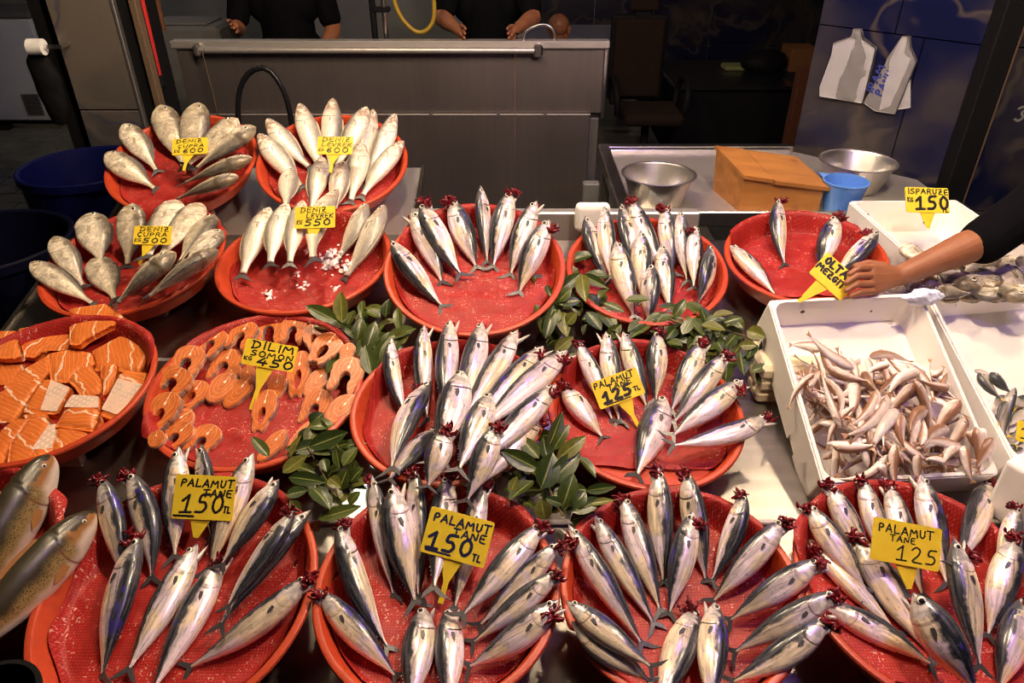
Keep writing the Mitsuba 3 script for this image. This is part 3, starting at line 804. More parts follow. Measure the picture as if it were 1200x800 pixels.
# head x, y, tail x, y, width, side of the back, flags (m open mouth, g red gills at the mouth, k at the cheek), bend, roll deg, description
FISH = {
1: ('sea_bream', [
 (124,179,185,223,28,'R','',0,0,'leftmost bream, lowest on the left'), (145,145,186,203,28,'R','',0,0,'second bream from the left'), (188,123,217,199,34,'R','',0,0,'third bream from left, behind the sign'),
 (233,120,220,198,33,'R','',0,0,'bream standing straight behind the sign'), (279,139,217,196,27,'L','',0,0,'bream right of the sign, uppermost'), (300,149,226,201,29,'R','',-.04,15,'long bream lying at the right rim'),
 (295,185,212,216,24,'R','',-.03,30,'slim bream seen from its back'), (279,207,203,235,24,'R','',-.03,30,'lowest brown bream by the front rim')]),
2: ('sea_bass', [
 (313,139,366,199,23,'R','',-.03,0,'bass with dark snout, second from left'), (351,121,378,206,25,'R','',0,0,'bass left of the sign, upper row'), (390,115,388,206,25,'R','',0,0,'bass straight above the sign'),
 (438,128,420,212,22,'L','',0,40,'grey bass squeezed between two pale ones, right'), (430,125,392,200,25,'L','',0,0,'bass leaning right behind the sign'), (463,133,428,222,23,'L','',0,0,'bass with its snout highest at far right'),
 (303,157,356,222,26,'R','',0,0,'lowest bass at the left rim'), (473,165,422,234,22,'L','',.03,0,'lowest bass lying along the right rim'), (340,198,335,244,24,'R','',0,0,'short bass at front left rim'),
 (424,167,410,240,27,'L','',0,0,'big pale bass right of the sign stalk'), (378,184,364,248,25,'L','',0,0,'bass under the sign, left of its stalk'), (402,188,391,252,24,'R','',0,0,'bass under the sign, right of its stalk')]),
3: ('sea_bream', [
 (63,277,100,338,30,'R','',0,0,'second bream from left, upper'), (36,307,113,358,27,'R','',0,0,'lowest leftmost bream with a dark brow'), (112,302,136,353,38,'R','',0,0,'bream tucked under the biggest one'), (105,250,120,312,43,'R','',0,0,'biggest bream, upright at left'),
 (156,238,149,315,34,'R','',0,0,'bream left of the sign'), (204,235,172,304,33,'L','',0,0,'bream behind the sign'), (234,238,182,308,28,'L','',0,5,'bream right of the sign with white belly'),
 (249,253,208,310,30,'R','',0,20,'dark headed bream at right'), (259,269,213,316,24,'R','',0,0,'pale bream partly hidden at right rim'), (206,296,133,360,33,'R','',-.05,25,'dark backed bream in the middle below the sign'), (256,293,167,353,30,'R','',-.04,40,'darkest bream along the right rim')]),
4: ('sea_bass', [
 (316,243,283,327,28,'L','',.03,0,'leftmost bass'), (336,238,316,313,25,'L','',.03,0,'second bass from the left'), (355,235,339,313,25,'L','',.02,0,'third bass from left, behind the sign'), (396,222,368,308,26,'R','',-.06,0,'bass curving down right of the sign'),
 (429,238,394,306,28,'R','',.04,25,'dark headed bass, second from right'), (450,240,401,330,29,'R','',.04,25,'rightmost bass')]),
5: ('bonito', [
 (458,281,522,363,26,'L','',.03,0,'lowest bonito at left of the fan'), (481,248,519,336,27,'R','m',.04,0,'second bonito of the fan from left'), (493,237,543,326,29,'L','mg',.03,0,'third bonito from left with red gills'),
 (529,233,560,318,28,'R','mg',0,0,'fourth bonito from left, gills left of its snout'), (563,217,571,312,20,'L','',0,25,'topmost straight bonito of the fan'), (599,223,577,318,27,'L','mg',.02,0,'third bonito from right with red gills'),
 (629,235,597,327,25,'L','m',.03,0,'second bonito from the right'), (644,257,607,348,28,'L','mk',.03,0,'lowest bonito at right of the fan')]),
6: ('bonito', [
 (686,253,715,335,23,'L','',.03,15,'leftmost bonito with dark back'), (708,241,716,330,22,'R','',0,0,'pale second bonito from left'), (728,238,747,330,23,'L','m',0,0,'third bonito from left with white cheek'),
 (738,232,780,326,23,'R','g',0,0,'whitest bonito leaning right at the top'), (779,242,789,324,23,'R','mg',0,10,'bonito with gills left of its snout'), (797,246,806,334,21,'R','',0,10,'slim third bonito from right'),
 (815,264,813,341,21,'R','k',0,-20,'second bonito from right, white belly'), (832,286,815,360,22,'L','',-.05,35,'rightmost dark bonito'),
 (751,270,754,358,25,'R','',0,0,'half covered bonito in the middle'), (722,282,744,376,27,'R','',0,0,'front bonito left of the darkest one'), (775,286,786,369,23,'R','',0,0,'front bonito at right of three'), (764,309,760,384,26,'R','',0,30,'dark scaled bonito lying on top in front')]),
7: ('bonito', [
 (913,232,921,314,21,'L','g',.05,5,'upright bonito at the back rim'), (855,287,911,349,22,'R','',.03,-25,'white bellied bonito at left rim'), (980,252,958,322,26,'L','g',0,-10,'bonito behind the yellow card'), (1029,270,972,327,23,'R','k',.04,0,'bonito beside the hand')]),
10: ('bonito', [
 (459,395,482,496,21,'L','',.08,0,'leftmost curved bonito'), (497,380,502,498,24,'L','m',.03,5,'second bonito from the left, back row'), (528,374,525,500,28,'L','m',.02,0,'third bonito from left, back row'), (565,377,538,498,30,'L','m',0,0,'fourth bonito from left, back row'),
 (607,386,536,503,28,'L','m',0,0,'fifth bonito from left, back row'), (637,405,545,506,28,'L','mk',0,0,'sixth bonito from left, dark back'), (637,480,556,575,30,'L','k',0,0,'lowest bonito along the right rim'), (652,450,556,548,30,'L','k',0,0,'second lowest bonito along the right rim'),
 (665,410,553,512,31,'L','mk',0,0,'big bonito gaping to the right'), (542,434,512,545,40,'L','',0,-5,'stout pale bonito in the middle'), (512,503,452,566,31,'R','',0,15,'short dark bonito in front'), (505,446,458,556,31,'R','k',-.05,10,'bonito with curved tail at front left'),
 (522,502,500,574,31,'L','mg',0,0,'bonito whose head shows a dark gill, front'), (582,497,545,592,31,'L','mg',0,0,'front bonito with red gills at right'), (575,460,535,556,34,'L','',0,5,'top bonito lying across the middle')]),
11: ('bonito', [
 (659,452,709,516,29,'R','g',0,-35,'white bellied bonito at left rim'), (675,398,720,498,21,'R','g',.02,0,'slim bonito left of the sign'), (710,388,727,500,25,'R','m',0,0,'bonito behind the sign, left one'), (730,388,760,482,23,'R','m',0,0,'bonito behind the sign, right one'),
 (770,387,768,474,26,'L','mg',0,0,'upright bonito right of the sign'), (824,399,784,486,28,'L','mg',0,0,'second upright bonito right of the sign'), (852,413,785,500,27,'L','mg',0,0,'third bonito from lower right'), (871,445,783,514,29,'L','mk',0,0,'second bonito from lower right'),
 (902,487,781,522,25,'L','mg',-.06,-10,'lowest bonito pointing right over the rim'), (779,464,744,563,38,'L','',0,0,'fat bonito lying crosswise in front')]),
12: ('trout', [(60,534,-62,742,58,'L','',0,0,'large spotted fish, head by the salmon tray'), (110,601,-72,796,54,'L','',0,0,'large spotted fish with orange fin, lower one')]),
13: ('bonito', [
 (118,557,142,684,34,'R','g',.03,10,'leftmost greenish bonito'), (149,551,177,686,37,'R','mg',.07,5,'second bonito from left, curved'), (210,523,205,660,33,'L','m',.02,0,'bonito behind the sign, left one'), (236,520,248,634,27,'R','m',0,25,'dark bonito behind the sign'),
 (297,530,243,676,31,'L','',.02,0,'pale bonito right of the sign'), (327,561,256,668,29,'R','m',0,0,'second bonito right of the sign'), (367,671,212,787,31,'L','mg',-.05,0,'lowest bonito, gaping at right rim'), (365,597,253,742,31,'R','',-.05,-5,'long pale bonito at the right rim'), (347,596,262,718,28,'R','mg',0,15,'bonito with violet back, right half'),
 (165,624,118,803,40,'R','mg',-.03,12,'blue backed bonito on the left, pointing up'), (232,636,145,795,34,'L','m',0,0,'middle bonito of the front three'), (262,650,172,822,35,'L','mg',0,0,'right bonito of the front three')]),
14: ('bonito', [
 (436,556,463,706,25,'R','g',0,0,'leftmost yellowish bonito of the top five'), (487,547,491,708,27,'R','mg',0,0,'third of the top five, behind the sign'), (525,555,507,698,34,'L','mg',0,0,'fourth of the top five, behind the sign'), (567,562,530,722,29,'L','mg',0,0,'right bonito of the top five'), (460,566,489,714,39,'L','m',.03,0,'full length bonito left of the sign'),
 (397,608,460,768,33,'L','mg',.05,15,'dark bonito along the left rim'), (372,690,470,798,34,'R','mg',0,0,'lower bonito along the left rim'),
 (657,634,556,738,28,'L','g',0,0,'bonito half hidden at the right'), (657,668,548,757,29,'L','mg',0,0,'second lowest bonito at right'), (655,702,542,784,36,'L','mk',-.05,0,'lowest bonito at right'), (637,612,536,727,33,'L','mg',0,0,'highest bonito at right'),
 (497,710,478,838,39,'L','m',0,0,'left of two bonito pointing up in front'), (526,712,526,838,36,'L','m',0,5,'right of two bonito pointing up in front')]),
15: ('bonito', [
 (730,579,777,724,30,'R','mg',0,0,'third bonito from left, top row'), (696,602,771,739,28,'R','m',0,0,'slim second bonito from left, top row'), (772,547,778,690,31,'R','mg',0,5,'topmost bonito'), (804,550,829,688,31,'R','g',0,20,'dark headed bonito with its snout at the top'),
 (873,576,831,686,29,'R','mg',.04,15,'bonito with ribbed dark back at the right'), (666,614,758,763,29,'R','mk',0,0,'leftmost bonito of the top row'), (812,598,782,726,33,'L','mk',0,0,'bonito lying on top in the middle'), (921,607,830,710,33,'L','mg',0,0,'white bellied bonito pointing right, uppermost'),
 (964,654,848,731,35,'L','mg',0,5,'second bonito pointing right'), (984,692,853,768,35,'L','mg',0,10,'third bonito pointing right'), (973,722,850,802,38,'L','mg',-.04,0,'lowest bonito pointing right'),
 (670,728,768,803,35,'R','m',0,0,'lowest bonito along the left rim'), (664,704,770,786,31,'R','',0,0,'second lowest bonito along the left rim'), (816,712,768,838,42,'R','mg',0,0,'left of two bonito pointing up in front'), (838,705,832,838,38,'R','m',0,5,'right of two bonito pointing up in front')]),
16: ('bonito', [
 (946,630,1058,748,27,'R','k',0,-20,'silver bonito under the bluish one'), (945,590,1020,698,29,'R','mg',0,10,'bluish bonito at the left rim'), (971,566,1024,672,28,'R','mg',0,0,'leftmost of the four bonito touching the whiting box'), (1010,559,1044,672,27,'R','mg',0,0,'second of the four bonito touching the whiting box'),
 (1040,563,1084,706,30,'R','mg',0,0,'third of the four bonito touching the whiting box'), (1079,555,1112,692,33,'R','m',0,5,'dark blue headed bonito, right of those four'), (1160,563,1122,668,36,'L','mg',0,0,'dark bonito right of the sign'), (1192,590,1172,700,30,'R','g',0,0,'bonito at the right edge, upper'),
 (964,709,1100,784,31,'R','m',.05,0,'lowest bonito along the left rim'), (1000,625,1100,778,37,'R','mg',0,0,'bonito passing just left of the sign'), (1118,630,1150,790,38,'L','mk',0,0,'bonito right of the sign, pale flank'),
 (1192,626,1156,752,42,'R','mg',0,0,'big bonito near the right edge'), (1070,694,1150,818,42,'R','m',0,40,'black backed bonito lying on top in front'), (1202,698,1168,818,46,'L','mg',0,0,'bonito in the lower right corner')]),
}
ADJ = {'bonito': 'bonito', 'sea_bream': 'bream', 'sea_bass': 'bass', 'trout': 'fish'}
for i, (kind, rows) in FISH.items():
    for (hx, hy, tx, ty, w, bk, fl, bend, roll, txt) in rows:
        place_fish(kind, TR[i], hx, hy, tx, ty, w, bk, f'{txt} {LJ[i]}', f'{ADJ[kind]} {LJ[i]}', fl, bend, math.radians(roll))
# ------------------------------------------------------------------ salmon
def salmon_fn(p, n, uv):
    i = dr.floor(uv.x / 4)
    x, y = uv.x - i * 4 - 2, uv.y
    w = fbm(x * 40, y * 40, i)
    base = mix(C(.56, .115, .016), C(.72, .19, .035), fbm(x * 14 + i, y * 14, 2.0))
    f = x * 560 + (w - .5) * 5 + y * 90
    line = smoothstep(.84, .99, dr.sin(f)) * (.35 + .65 * fbm(x * 20, y * 20, 5.0))
    base = mix(base, C(.90, .56, .30), line * .5)
    big = smoothstep(.93, 1.0, dr.sin(x * 95 + 1.0 + (w - .5) * 2.0))
    return mix(base, C(.93, .72, .52), big * .7)


def steak_fn(p, n, uv):
    i = dr.floor(uv.x / 4)
    x, y = uv.x - i * 4 - 2, uv.y
    w = fbm(x * 6 + i, y * 6, 1.0)
    base = mix(C(.46, .095, .016), C(.64, .18, .042), w)
    r = dr.sqrt(dr.square(x * 1.15) + dr.square(y - .12))
    ring = smoothstep(.72, .98, dr.sin(r * 44 + (w - .5) * 5))
    base = mix(base, C(.88, .50, .24), ring * .34)
    base = mix(base, C(.92, .74, .56), (1 - smoothstep(.025, .06, dr.sqrt(dr.square(x) + dr.square(y - .16)))) * .9)
    base = mix(base, C(.92, .70, .52), (1 - smoothstep(.008, .02, dr.abs(x))) * smoothstep(.16, .2, y) * .6)
    return base


def skin_fn(p, n, uv):
    x, y = uv.x * 160, uv.y * 160
    a, b = x + y, x - y
    net = dr.maximum(smoothstep(.55, .95, dr.abs(dr.sin(a))), smoothstep(.55, .95, dr.abs(dr.sin(b))))
    k = fbm(uv.x * 25, uv.y * 25, 3.0)
    return mix(mix(C(.74, .50, .38), C(.86, .66, .52), k), C(.34, .27, .24), net * .38 * smoothstep(.3, .6, k))


mat('m_salmon', base_color=proc(salmon_fn), roughness=.32, specular=.55, clearcoat=.35)
mat('m_steak', base_color=proc(steak_fn), roughness=.34, specular=.5, clearcoat=.3)
mat('m_salmon_skin', base_color=proc(skin_fn), roughness=.3, specular=.5)
mat('m_belly', base_color=(.84, .62, .42), roughness=.35)
mat('m_steak_skin', base_color=proc(lambda p, n, uv: mix(C(.66, .36, .20), C(.24, .19, .18), smoothstep(.4, .6, fbm(p.x * 30, p.y * 30, p.z * 30)))), roughness=.3, specular=.6)


def planar(m, M, ang, k, off=0.0):
    """uv in metres in the plane of M, x turned by ang; the copy number k is folded into u."""
    q = np.c_[m.vertices, np.ones(len(m.vertices))] @ np.linalg.inv(M).T
    x = q[:, 0] * math.cos(ang) + q[:, 1] * math.sin(ang)
    y = -q[:, 0] * math.sin(ang) + q[:, 1] * math.cos(ang)
    return np.stack([x + k * 4 + 2, y], 1)


def split_flat(m):
    """The mesh with its vertices unshared, so that every face shades flat but uv can be given."""
    return trimesh.Trimesh(m.vertices[m.faces].reshape(-1, 3), np.arange(len(m.faces) * 3).reshape(-1, 3), process=False)


def grid_top(poly, h, amp, seed, step=0.008):
    """A soft slab: the polygon triangulated finely and domed towards its edge."""
    from shapely import contains_xy, Point
    b = poly.bounds
    xs, ys = np.arange(b[0], b[2], step), np.arange(b[1], b[3], step)
    X, Y = np.meshgrid(xs, ys)
    inn = poly.buffer(-step * .55)
    ok = contains_xy(inn, X.ravel(), Y.ravel())
    pin = np.stack([X.ravel()[ok], Y.ravel()[ok]], 1)
    ext = np.array([poly.exterior.interpolate(s).coords[0] for s in np.arange(0, poly.exterior.length, step)])
    pts = np.vstack([ext, pin])
    from scipy.spatial import Delaunay
    tri = Delaunay(pts).simplices
    c = pts[tri].mean(1)
    tri = tri[contains_xy(poly.buffer(step * .02), c[:, 0], c[:, 1])]
    a = np.cross(np.c_[pts[tri[:, 1]] - pts[tri[:, 0]], np.zeros(len(tri))], np.c_[pts[tri[:, 2]] - pts[tri[:, 0]], np.zeros(len(tri))])[:, 2]
    tri[a < 0] = tri[a < 0][:, ::-1]
    tri = tri[abs(a) > 1e-10]
    bd = poly.exterior
    dist = np.array([bd.distance(Point(p)) for p in pts])
    nz = meshkit.noise(np.c_[pts * 28, np.full(len(pts), seed * 3.7)]) - .5
    top = h - 0.30 * h * (1 - np.clip(dist / (h * .7), 0, 1)) ** 2 + nz * amp * np.clip(dist / .01, 0, 1)
    n = len(pts)
    ne = len(ext)
    k = np.arange(ne)
    V = np.vstack([np.c_[pts, top], np.c_[pts[:ne], np.zeros(ne)]])
    side = np.vstack([np.stack([k, k + n, (k + 1) % ne + n], 1), np.stack([k, (k + 1) % ne + n, (k + 1) % ne], 1)])
    bot = tri[np.all(tri < ne, axis=1)]
    m = trimesh.Trimesh(V, np.vstack([tri, side]), process=False)
    from shapely.ops import triangulate
    bm = trimesh.creation.triangulate_polygon(sg.Polygon(ext), engine='earcut')
    b2 = trimesh.Trimesh(np.c_[bm[0], np.zeros(len(bm[0]))], np.asarray(bm[1])[:, ::-1], process=False)
    return cat(m, b2)


t8 = TR[8]
FILLETS = [   # outline in crop pixels / 5, stripe direction (deg), thickness, dark things on top, description
 ([(440,60),(640,45),(755,130),(545,215),(490,250),(435,240)], 10, .020, None, 'salmon fillet with long white stripes at the top rim'),
 ([(140,160),(300,125),(350,115),(435,165),(425,240),(270,250),(210,290),(150,285)], -20, .020, None, 'salmon fillet left of the topmost one'),
 ([(-70,230),(20,205),(120,195),(145,315),(60,330),(-60,330)], 5, .020, None, 'salmon fillet cut off by the left edge, upper'),
 ([(545,235),(720,165),(780,155),(870,210),(870,265),(810,370),(690,350),(560,340)], 20, .022, None, 'widest salmon fillet near the right rim'),
 ([(20,460),(150,350),(290,270),(290,370),(250,410),(100,450)], 50, .018, None, 'narrow salmon fillet slanting in the left half'),
 ([(285,270),(420,240),(530,265),(550,330),(470,350),(400,430),(360,425),(300,410)], 15, .022, None, 'square salmon fillet in the middle'),
 ([(590,335),(640,325),(690,340),(670,420),(620,495),(585,490)], 5, .020, None, 'small salmon fillet beside the silvery piece'),
 ([(395,420),(430,370),(530,335),(590,420),(590,490),(540,510),(480,530),(440,460)], 40, .024, None, 'salmon fillet with two stripes above the skin pieces'),
 ([(-80,330),(140,330),(60,430),(-60,440)], 30, .016, None, 'pinkish salmon fillet at the left edge'),
 ([(-80,520),(0,490),(100,430),(255,415),(180,500),(90,650),(-80,660)], 55, .024, None, 'large dark edged salmon fillet at left'),
 ([(130,600),(245,425),(300,420),(410,470),(330,612)], 60, .020, [(235,602),(300,425),(410,470),(330,610)], 'salmon fillet with pale skin strip, left of centre'),
 ([(325,680),(430,510),(580,520),(580,592),(545,710)], 80, .034, [(345,585),(430,512),(578,522),(578,588)], 'thick salmon block with skin on top'),
 ([(585,600),(700,380),(735,360),(880,392),(860,450),(690,645)], 60, .026, [(590,590),(690,410),(835,462),(700,635)], 'salmon piece with silvery netted skin at right rim'),
 ([(-80,820),(0,720),(70,655),(170,650),(60,800),(20,900),(-80,900)], 50, .020, None, 'lower left salmon fillet reaching the edge'),
 ([(125,620),(270,615),(300,680),(240,720),(160,650)], 30, .018, None, 'small salmon fillet under the pale skin strip'),
 ([(170,655),(270,650),(290,700),(190,860),(110,900),(40,900),(60,790)], 55, .022, None, 'salmon fillet above the big spotted fish'),
 ([(180,840),(290,690),(345,680),(300,830),(220,870)], 60, .018, [(185,838),(290,692),(343,684),(300,820)], 'pink skinned salmon strip at the lower rim'),
 ([(330,690),(460,690),(520,745),(470,780),(330,860),(295,840)], 50, .024, None, 'lowest salmon fillet at the right rim')]
for k, (pts, ang, th, skin, txt) in enumerate(FILLETS):
    for it in range(3):
        d = -0.045 if it == 0 else dd + th
        uvp = np.array([t8.at(x / 5, 360 + y / 5, d) for x, y in pts])
        uvp = uvp.mean(0) + (uvp - uvp.mean(0)) * 1.09
        poly = sg.Polygon(uvp).buffer(0).buffer(-.004).buffer(.008).buffer(-.004)
        smp = np.array([(x, y) for x in np.linspace(poly.bounds[0], poly.bounds[2], 14) for y in np.linspace(poly.bounds[1], poly.bounds[3], 14) if poly.contains(sg.Point(x, y))])
        sup = np.where(np.hypot(smp[:, 0], smp[:, 1]) > t8.R * .99, np.maximum(t8.look(smp), .004), t8.look(smp))
        dd = float(np.clip(np.quantile(sup, .45), -.058, -.022))
    key = thing('salmon_fillet', txt, 'salmon', 'salmon fillets in the tray at the left edge')
    # the piece lies along what is below it: a plane fitted to the support
    A = np.c_[smp, np.ones(len(smp))]
    g = np.linalg.lstsq(A, sup, rcond=None)[0]
    c0 = np.array(poly.centroid.coords[0])
    gu, gv = np.clip(g[:2], -.12, .10)
    m = grid_top(poly, th, .003, k)
    v = m.vertices.copy()
    v[:, 2] += dd + (v[:, 0] - c0[0]) * gu + (v[:, 1] - c0[1]) * gv
    m.vertices = v
    m.apply_transform(t8.M())
    part(key, 'flesh', m, 'm_salmon', smooth=True, uv=planar(m, t8.M(), math.radians(ang), k))
    if skin:
        sp = sg.Polygon([t8.at(x / 5, 360 + y / 5, dd + th) for x, y in skin]).buffer(0).intersection(poly.buffer(-.001))
        s2 = grid_top(sp, .0022, .0, k, .006)
        v = s2.vertices.copy()
        v[:, 2] += dd + th - .0006 + (v[:, 0] - c0[0]) * gu + (v[:, 1] - c0[1]) * gv
        s2.vertices = v
        s2.apply_transform(t8.M())
        part(key, 'skin', s2, 'm_salmon_skin', smooth=True, uv=planar(s2, t8.M(), .3, 0))
    t8.raise_to(smp, np.full(len(smp), dd + th * .9) + (smp[:, 0] - c0[0]) * gu + (smp[:, 1] - c0[1]) * gv)


def steak_outline(kind, r):
    e = lambda x, y, a, b, rot=0: sa.rotate(sa.scale(sg.Point(0, 0).buffer(1, 24), a, b), rot, origin=(0, 0)) if False else sa.translate(sa.rotate(sa.scale(sg.Point(0, 0).buffer(1, 20), a, b), rot), x, y)
    if kind == 'l':                                  # a solid leaf: cut near the tail
        return e(0, 0, .30, .56).union(e(0, .12, .33, .40)).union(e(0, -.30, .17, .24))
    body = e(0, .16, .46, .36)
    sp = .26 if kind == 'o' else .19
    lobes = e(-sp, -.20, .145, .40, -6 if kind == 'o' else 7).union(e(sp, -.20, .145, .40, 6 if kind == 'o' else -7))
    s = body.union(lobes).union(e(-.30, 0, .15, .26)).union(e(.30, 0, .15, .26))
    cav = e(0, -.16, .115 if kind == 'c' else .15, .19)
    s = s.difference(cav)
    if kind == 'c':
        s = s.union(e(0, -.47, .14, .07))
    else:
        s = s.difference(sg.box(-.05, -.8, .05, -.2))
    return s.buffer(.03).buffer(-.03)


t9 = TR[9]
STEAKS = [  # crop px (x4 from 150,355): centre, size across, size along, angle of the back (deg, 90 = up), kind
 (540,150,125,125,70,'o','steak left of the topmost, upper rim'), (665,118,150,160,100,'o','topmost translucent steak'), (782,128,118,112,85,'o','steak right of the topmost'), (872,150,100,125,110,'c','steak above the right end of the sign'),
 (935,225,140,150,60,'c','big steak with a round hole, upper right'), (1032,240,75,90,90,'l','small steak at the right rim, half hidden'), (1030,350,145,150,75,'o','horseshoe steak at the right rim'),
 (410,212,110,130,60,'o','steak at the upper left rim'), (290,285,135,135,80,'o','arched steak at the left'), (455,275,135,140,75,'o','steak left of the sign'), (228,378,165,125,60,'o','dark skinned steak at the left rim'),
 (168,505,140,175,75,'c','big steak with a slit, lower left rim'), (500,330,70,60,150,'l','small piece left of the sign stalk'), (440,400,115,150,62,'l','solid steak in the left middle'), (312,430,125,135,70,'c','steak with small hole, left of centre'),
 (565,345,70,100,100,'l','small steak touching the sign stalk'), (525,420,95,160,55,'l','leaf shaped steak with white tip, centre left'), (805,330,110,205,95,'c','tall steak with long hole right of the sign'), (700,395,85,110,90,'l','pale tipped steak under the sign'),
 (890,372,95,150,55,'l','solid steak right of the tall one'), (640,500,105,185,88,'c','steak standing alone by the foot of the stalk'), (882,480,125,150,75,'o','steak with a hole, lower right'), (1000,505,110,165,52,'l','big leaf shaped steak at the right rim'),
 (228,560,110,160,40,'l','slanting steak at lower left'), (240,625,110,150,50,'o','lower slanting steak at lower left'), (140,640,80,80,90,'l','small pale scrap at the lower left rim'), (360,640,125,150,60,'o','steak above the front fish heads'),
 (680,672,80,170,58,'l','lone leaf shaped steak by the front rim'), (830,628,90,185,52,'l','steak leaning on the folded cloth, lower right')]
for k, (cx, cy, w, h, ang, kd, txt) in enumerate(STEAKS):
    X, Y = 150 + cx / 4, 355 + cy / 4
    d = -.03
    for it in range(3):
        q = t9.at(X, Y, d)
        e = .01
        P0 = t9.P(q[0], q[1], d)
        pu, pv = (np.linalg.norm(to_px(P0 + a * e) - to_px(P0)) / e for a in (t9.u, t9.v))
        a = math.radians(ang)
        # the angle in the picture becomes an angle in the tray
        al = math.atan2(math.sin(a) / pv, math.cos(a) / pu)
        sx = w / 4 / math.hypot(pu * math.sin(al), pv * math.cos(al)) * 1.05
        sy = h / 4 / math.hypot(pu * math.cos(al), pv * math.sin(al)) * 1.02
        ring = q + np.array([(sx * .42 * math.cos(z), sy * .42 * math.sin(z)) for z in np.linspace(0, 2 * math.pi, 12)])
        sup = t9.look(np.vstack([ring, q[None]]))
        d = float(np.clip(np.mean(np.sort(sup)[-8:]), -.058, -.005)) + .010
    th = .018
    ol = sa.scale(steak_outline(kd, None), sx / (.92 if kd != 'l' else .66), sy / (1.12 if kd != 'l' else 1.14), origin=(0, 0))
    ol = sa.translate(ol, 0, .0)
    tilt = math.radians(rnd.uniform(6, 15))
    x = t9.u * math.sin(al) - t9.v * math.cos(al)
    y = t9.u * math.cos(al) + t9.v * math.sin(al)
    lean = nrm(t9.n - math.tan(tilt) * t9.v + math.tan(rnd.uniform(-.1, .1)) * t9.u)
    y = nrm(y - lean * (y @ lean))
    x = np.cross(y, lean)
    M = frame(t9.P(q[0], q[1], d - th * .4), x, y, lean)
    key = thing('salmon_steak', 'orange salmon ' + txt, 'salmon', 'salmon steaks in the tray with the 450 sign')
    body = split_flat(slab(ol.buffer(-.0016), th, .002))
    uvs = np.stack([body.vertices[:, 0] / sx + 2 + 4 * k, body.vertices[:, 1] / sy], 1)
    part(key, 'flesh', moved(body, M), 'm_steak', uv=uvs)
    big = max(getattr(ol, 'geoms', [ol]), key=lambda z: z.area)
    ringp = sg.Polygon(big.exterior).difference(sg.Polygon(big.exterior).buffer(-.0022))
    part(key, 'skin', moved(trimesh.creation.extrude_polygon(ringp, th - .0035, engine='earcut'), M), 'm_steak_skin')
    gx, gy = np.meshgrid(np.linspace(-sx / 2, sx / 2, 9), np.linspace(-sy / 2, sy / 2, 9))
    inn = np.array([ol.contains(sg.Point(a_, b_)) for a_, b_ in zip(gx.ravel(), gy.ravel())])
    W = M[:3, 3] + np.outer(gx.ravel()[inn], x) + np.outer(gy.ravel()[inn], y) + lean * th * .8 - t9.c
    t9.raise_to(np.stack([W @ t9.u, W @ t9.v], 1), W @ t9.n)

# ------------------------------------------------------------------ crushed ice on the sea bass tray
mat('m_ice', base_color=(.92, .90, .90), roughness=.12, specular=.6)
t4, ms = TR[4], []
for cx, cy, s, n_ in ((388, 306, 13, 90), (356, 332, 8, 22), (316, 343, 6, 14), (393, 337, 4, 10), (366, 300, 6, 16), (405, 316, 7, 20)):
    for k in range(n_):
        q = t4.at(cx + rnd.gauss(0, s * .62), cy + rnd.gauss(0, s * .42), -.05)
        r = rnd.uniform(.0025, .0065)
        m = trimesh.convex.convex_hull(np.array([[rnd.gauss(0, r), rnd.gauss(0, r), rnd.gauss(0, r * .7)] for _ in range(9)]))
        m.apply_transform(t4.M(q[0], q[1], min(float(t4.look(q[None])[0]), -.03) + r * .5))
        ms.append(m)
k = solo('crushed_ice', cat(*ms), 'm_ice', 'crushed ice scattered on the red cloth below the sea bass', 'ice')
labels[k]['kind'] = 'stuff'

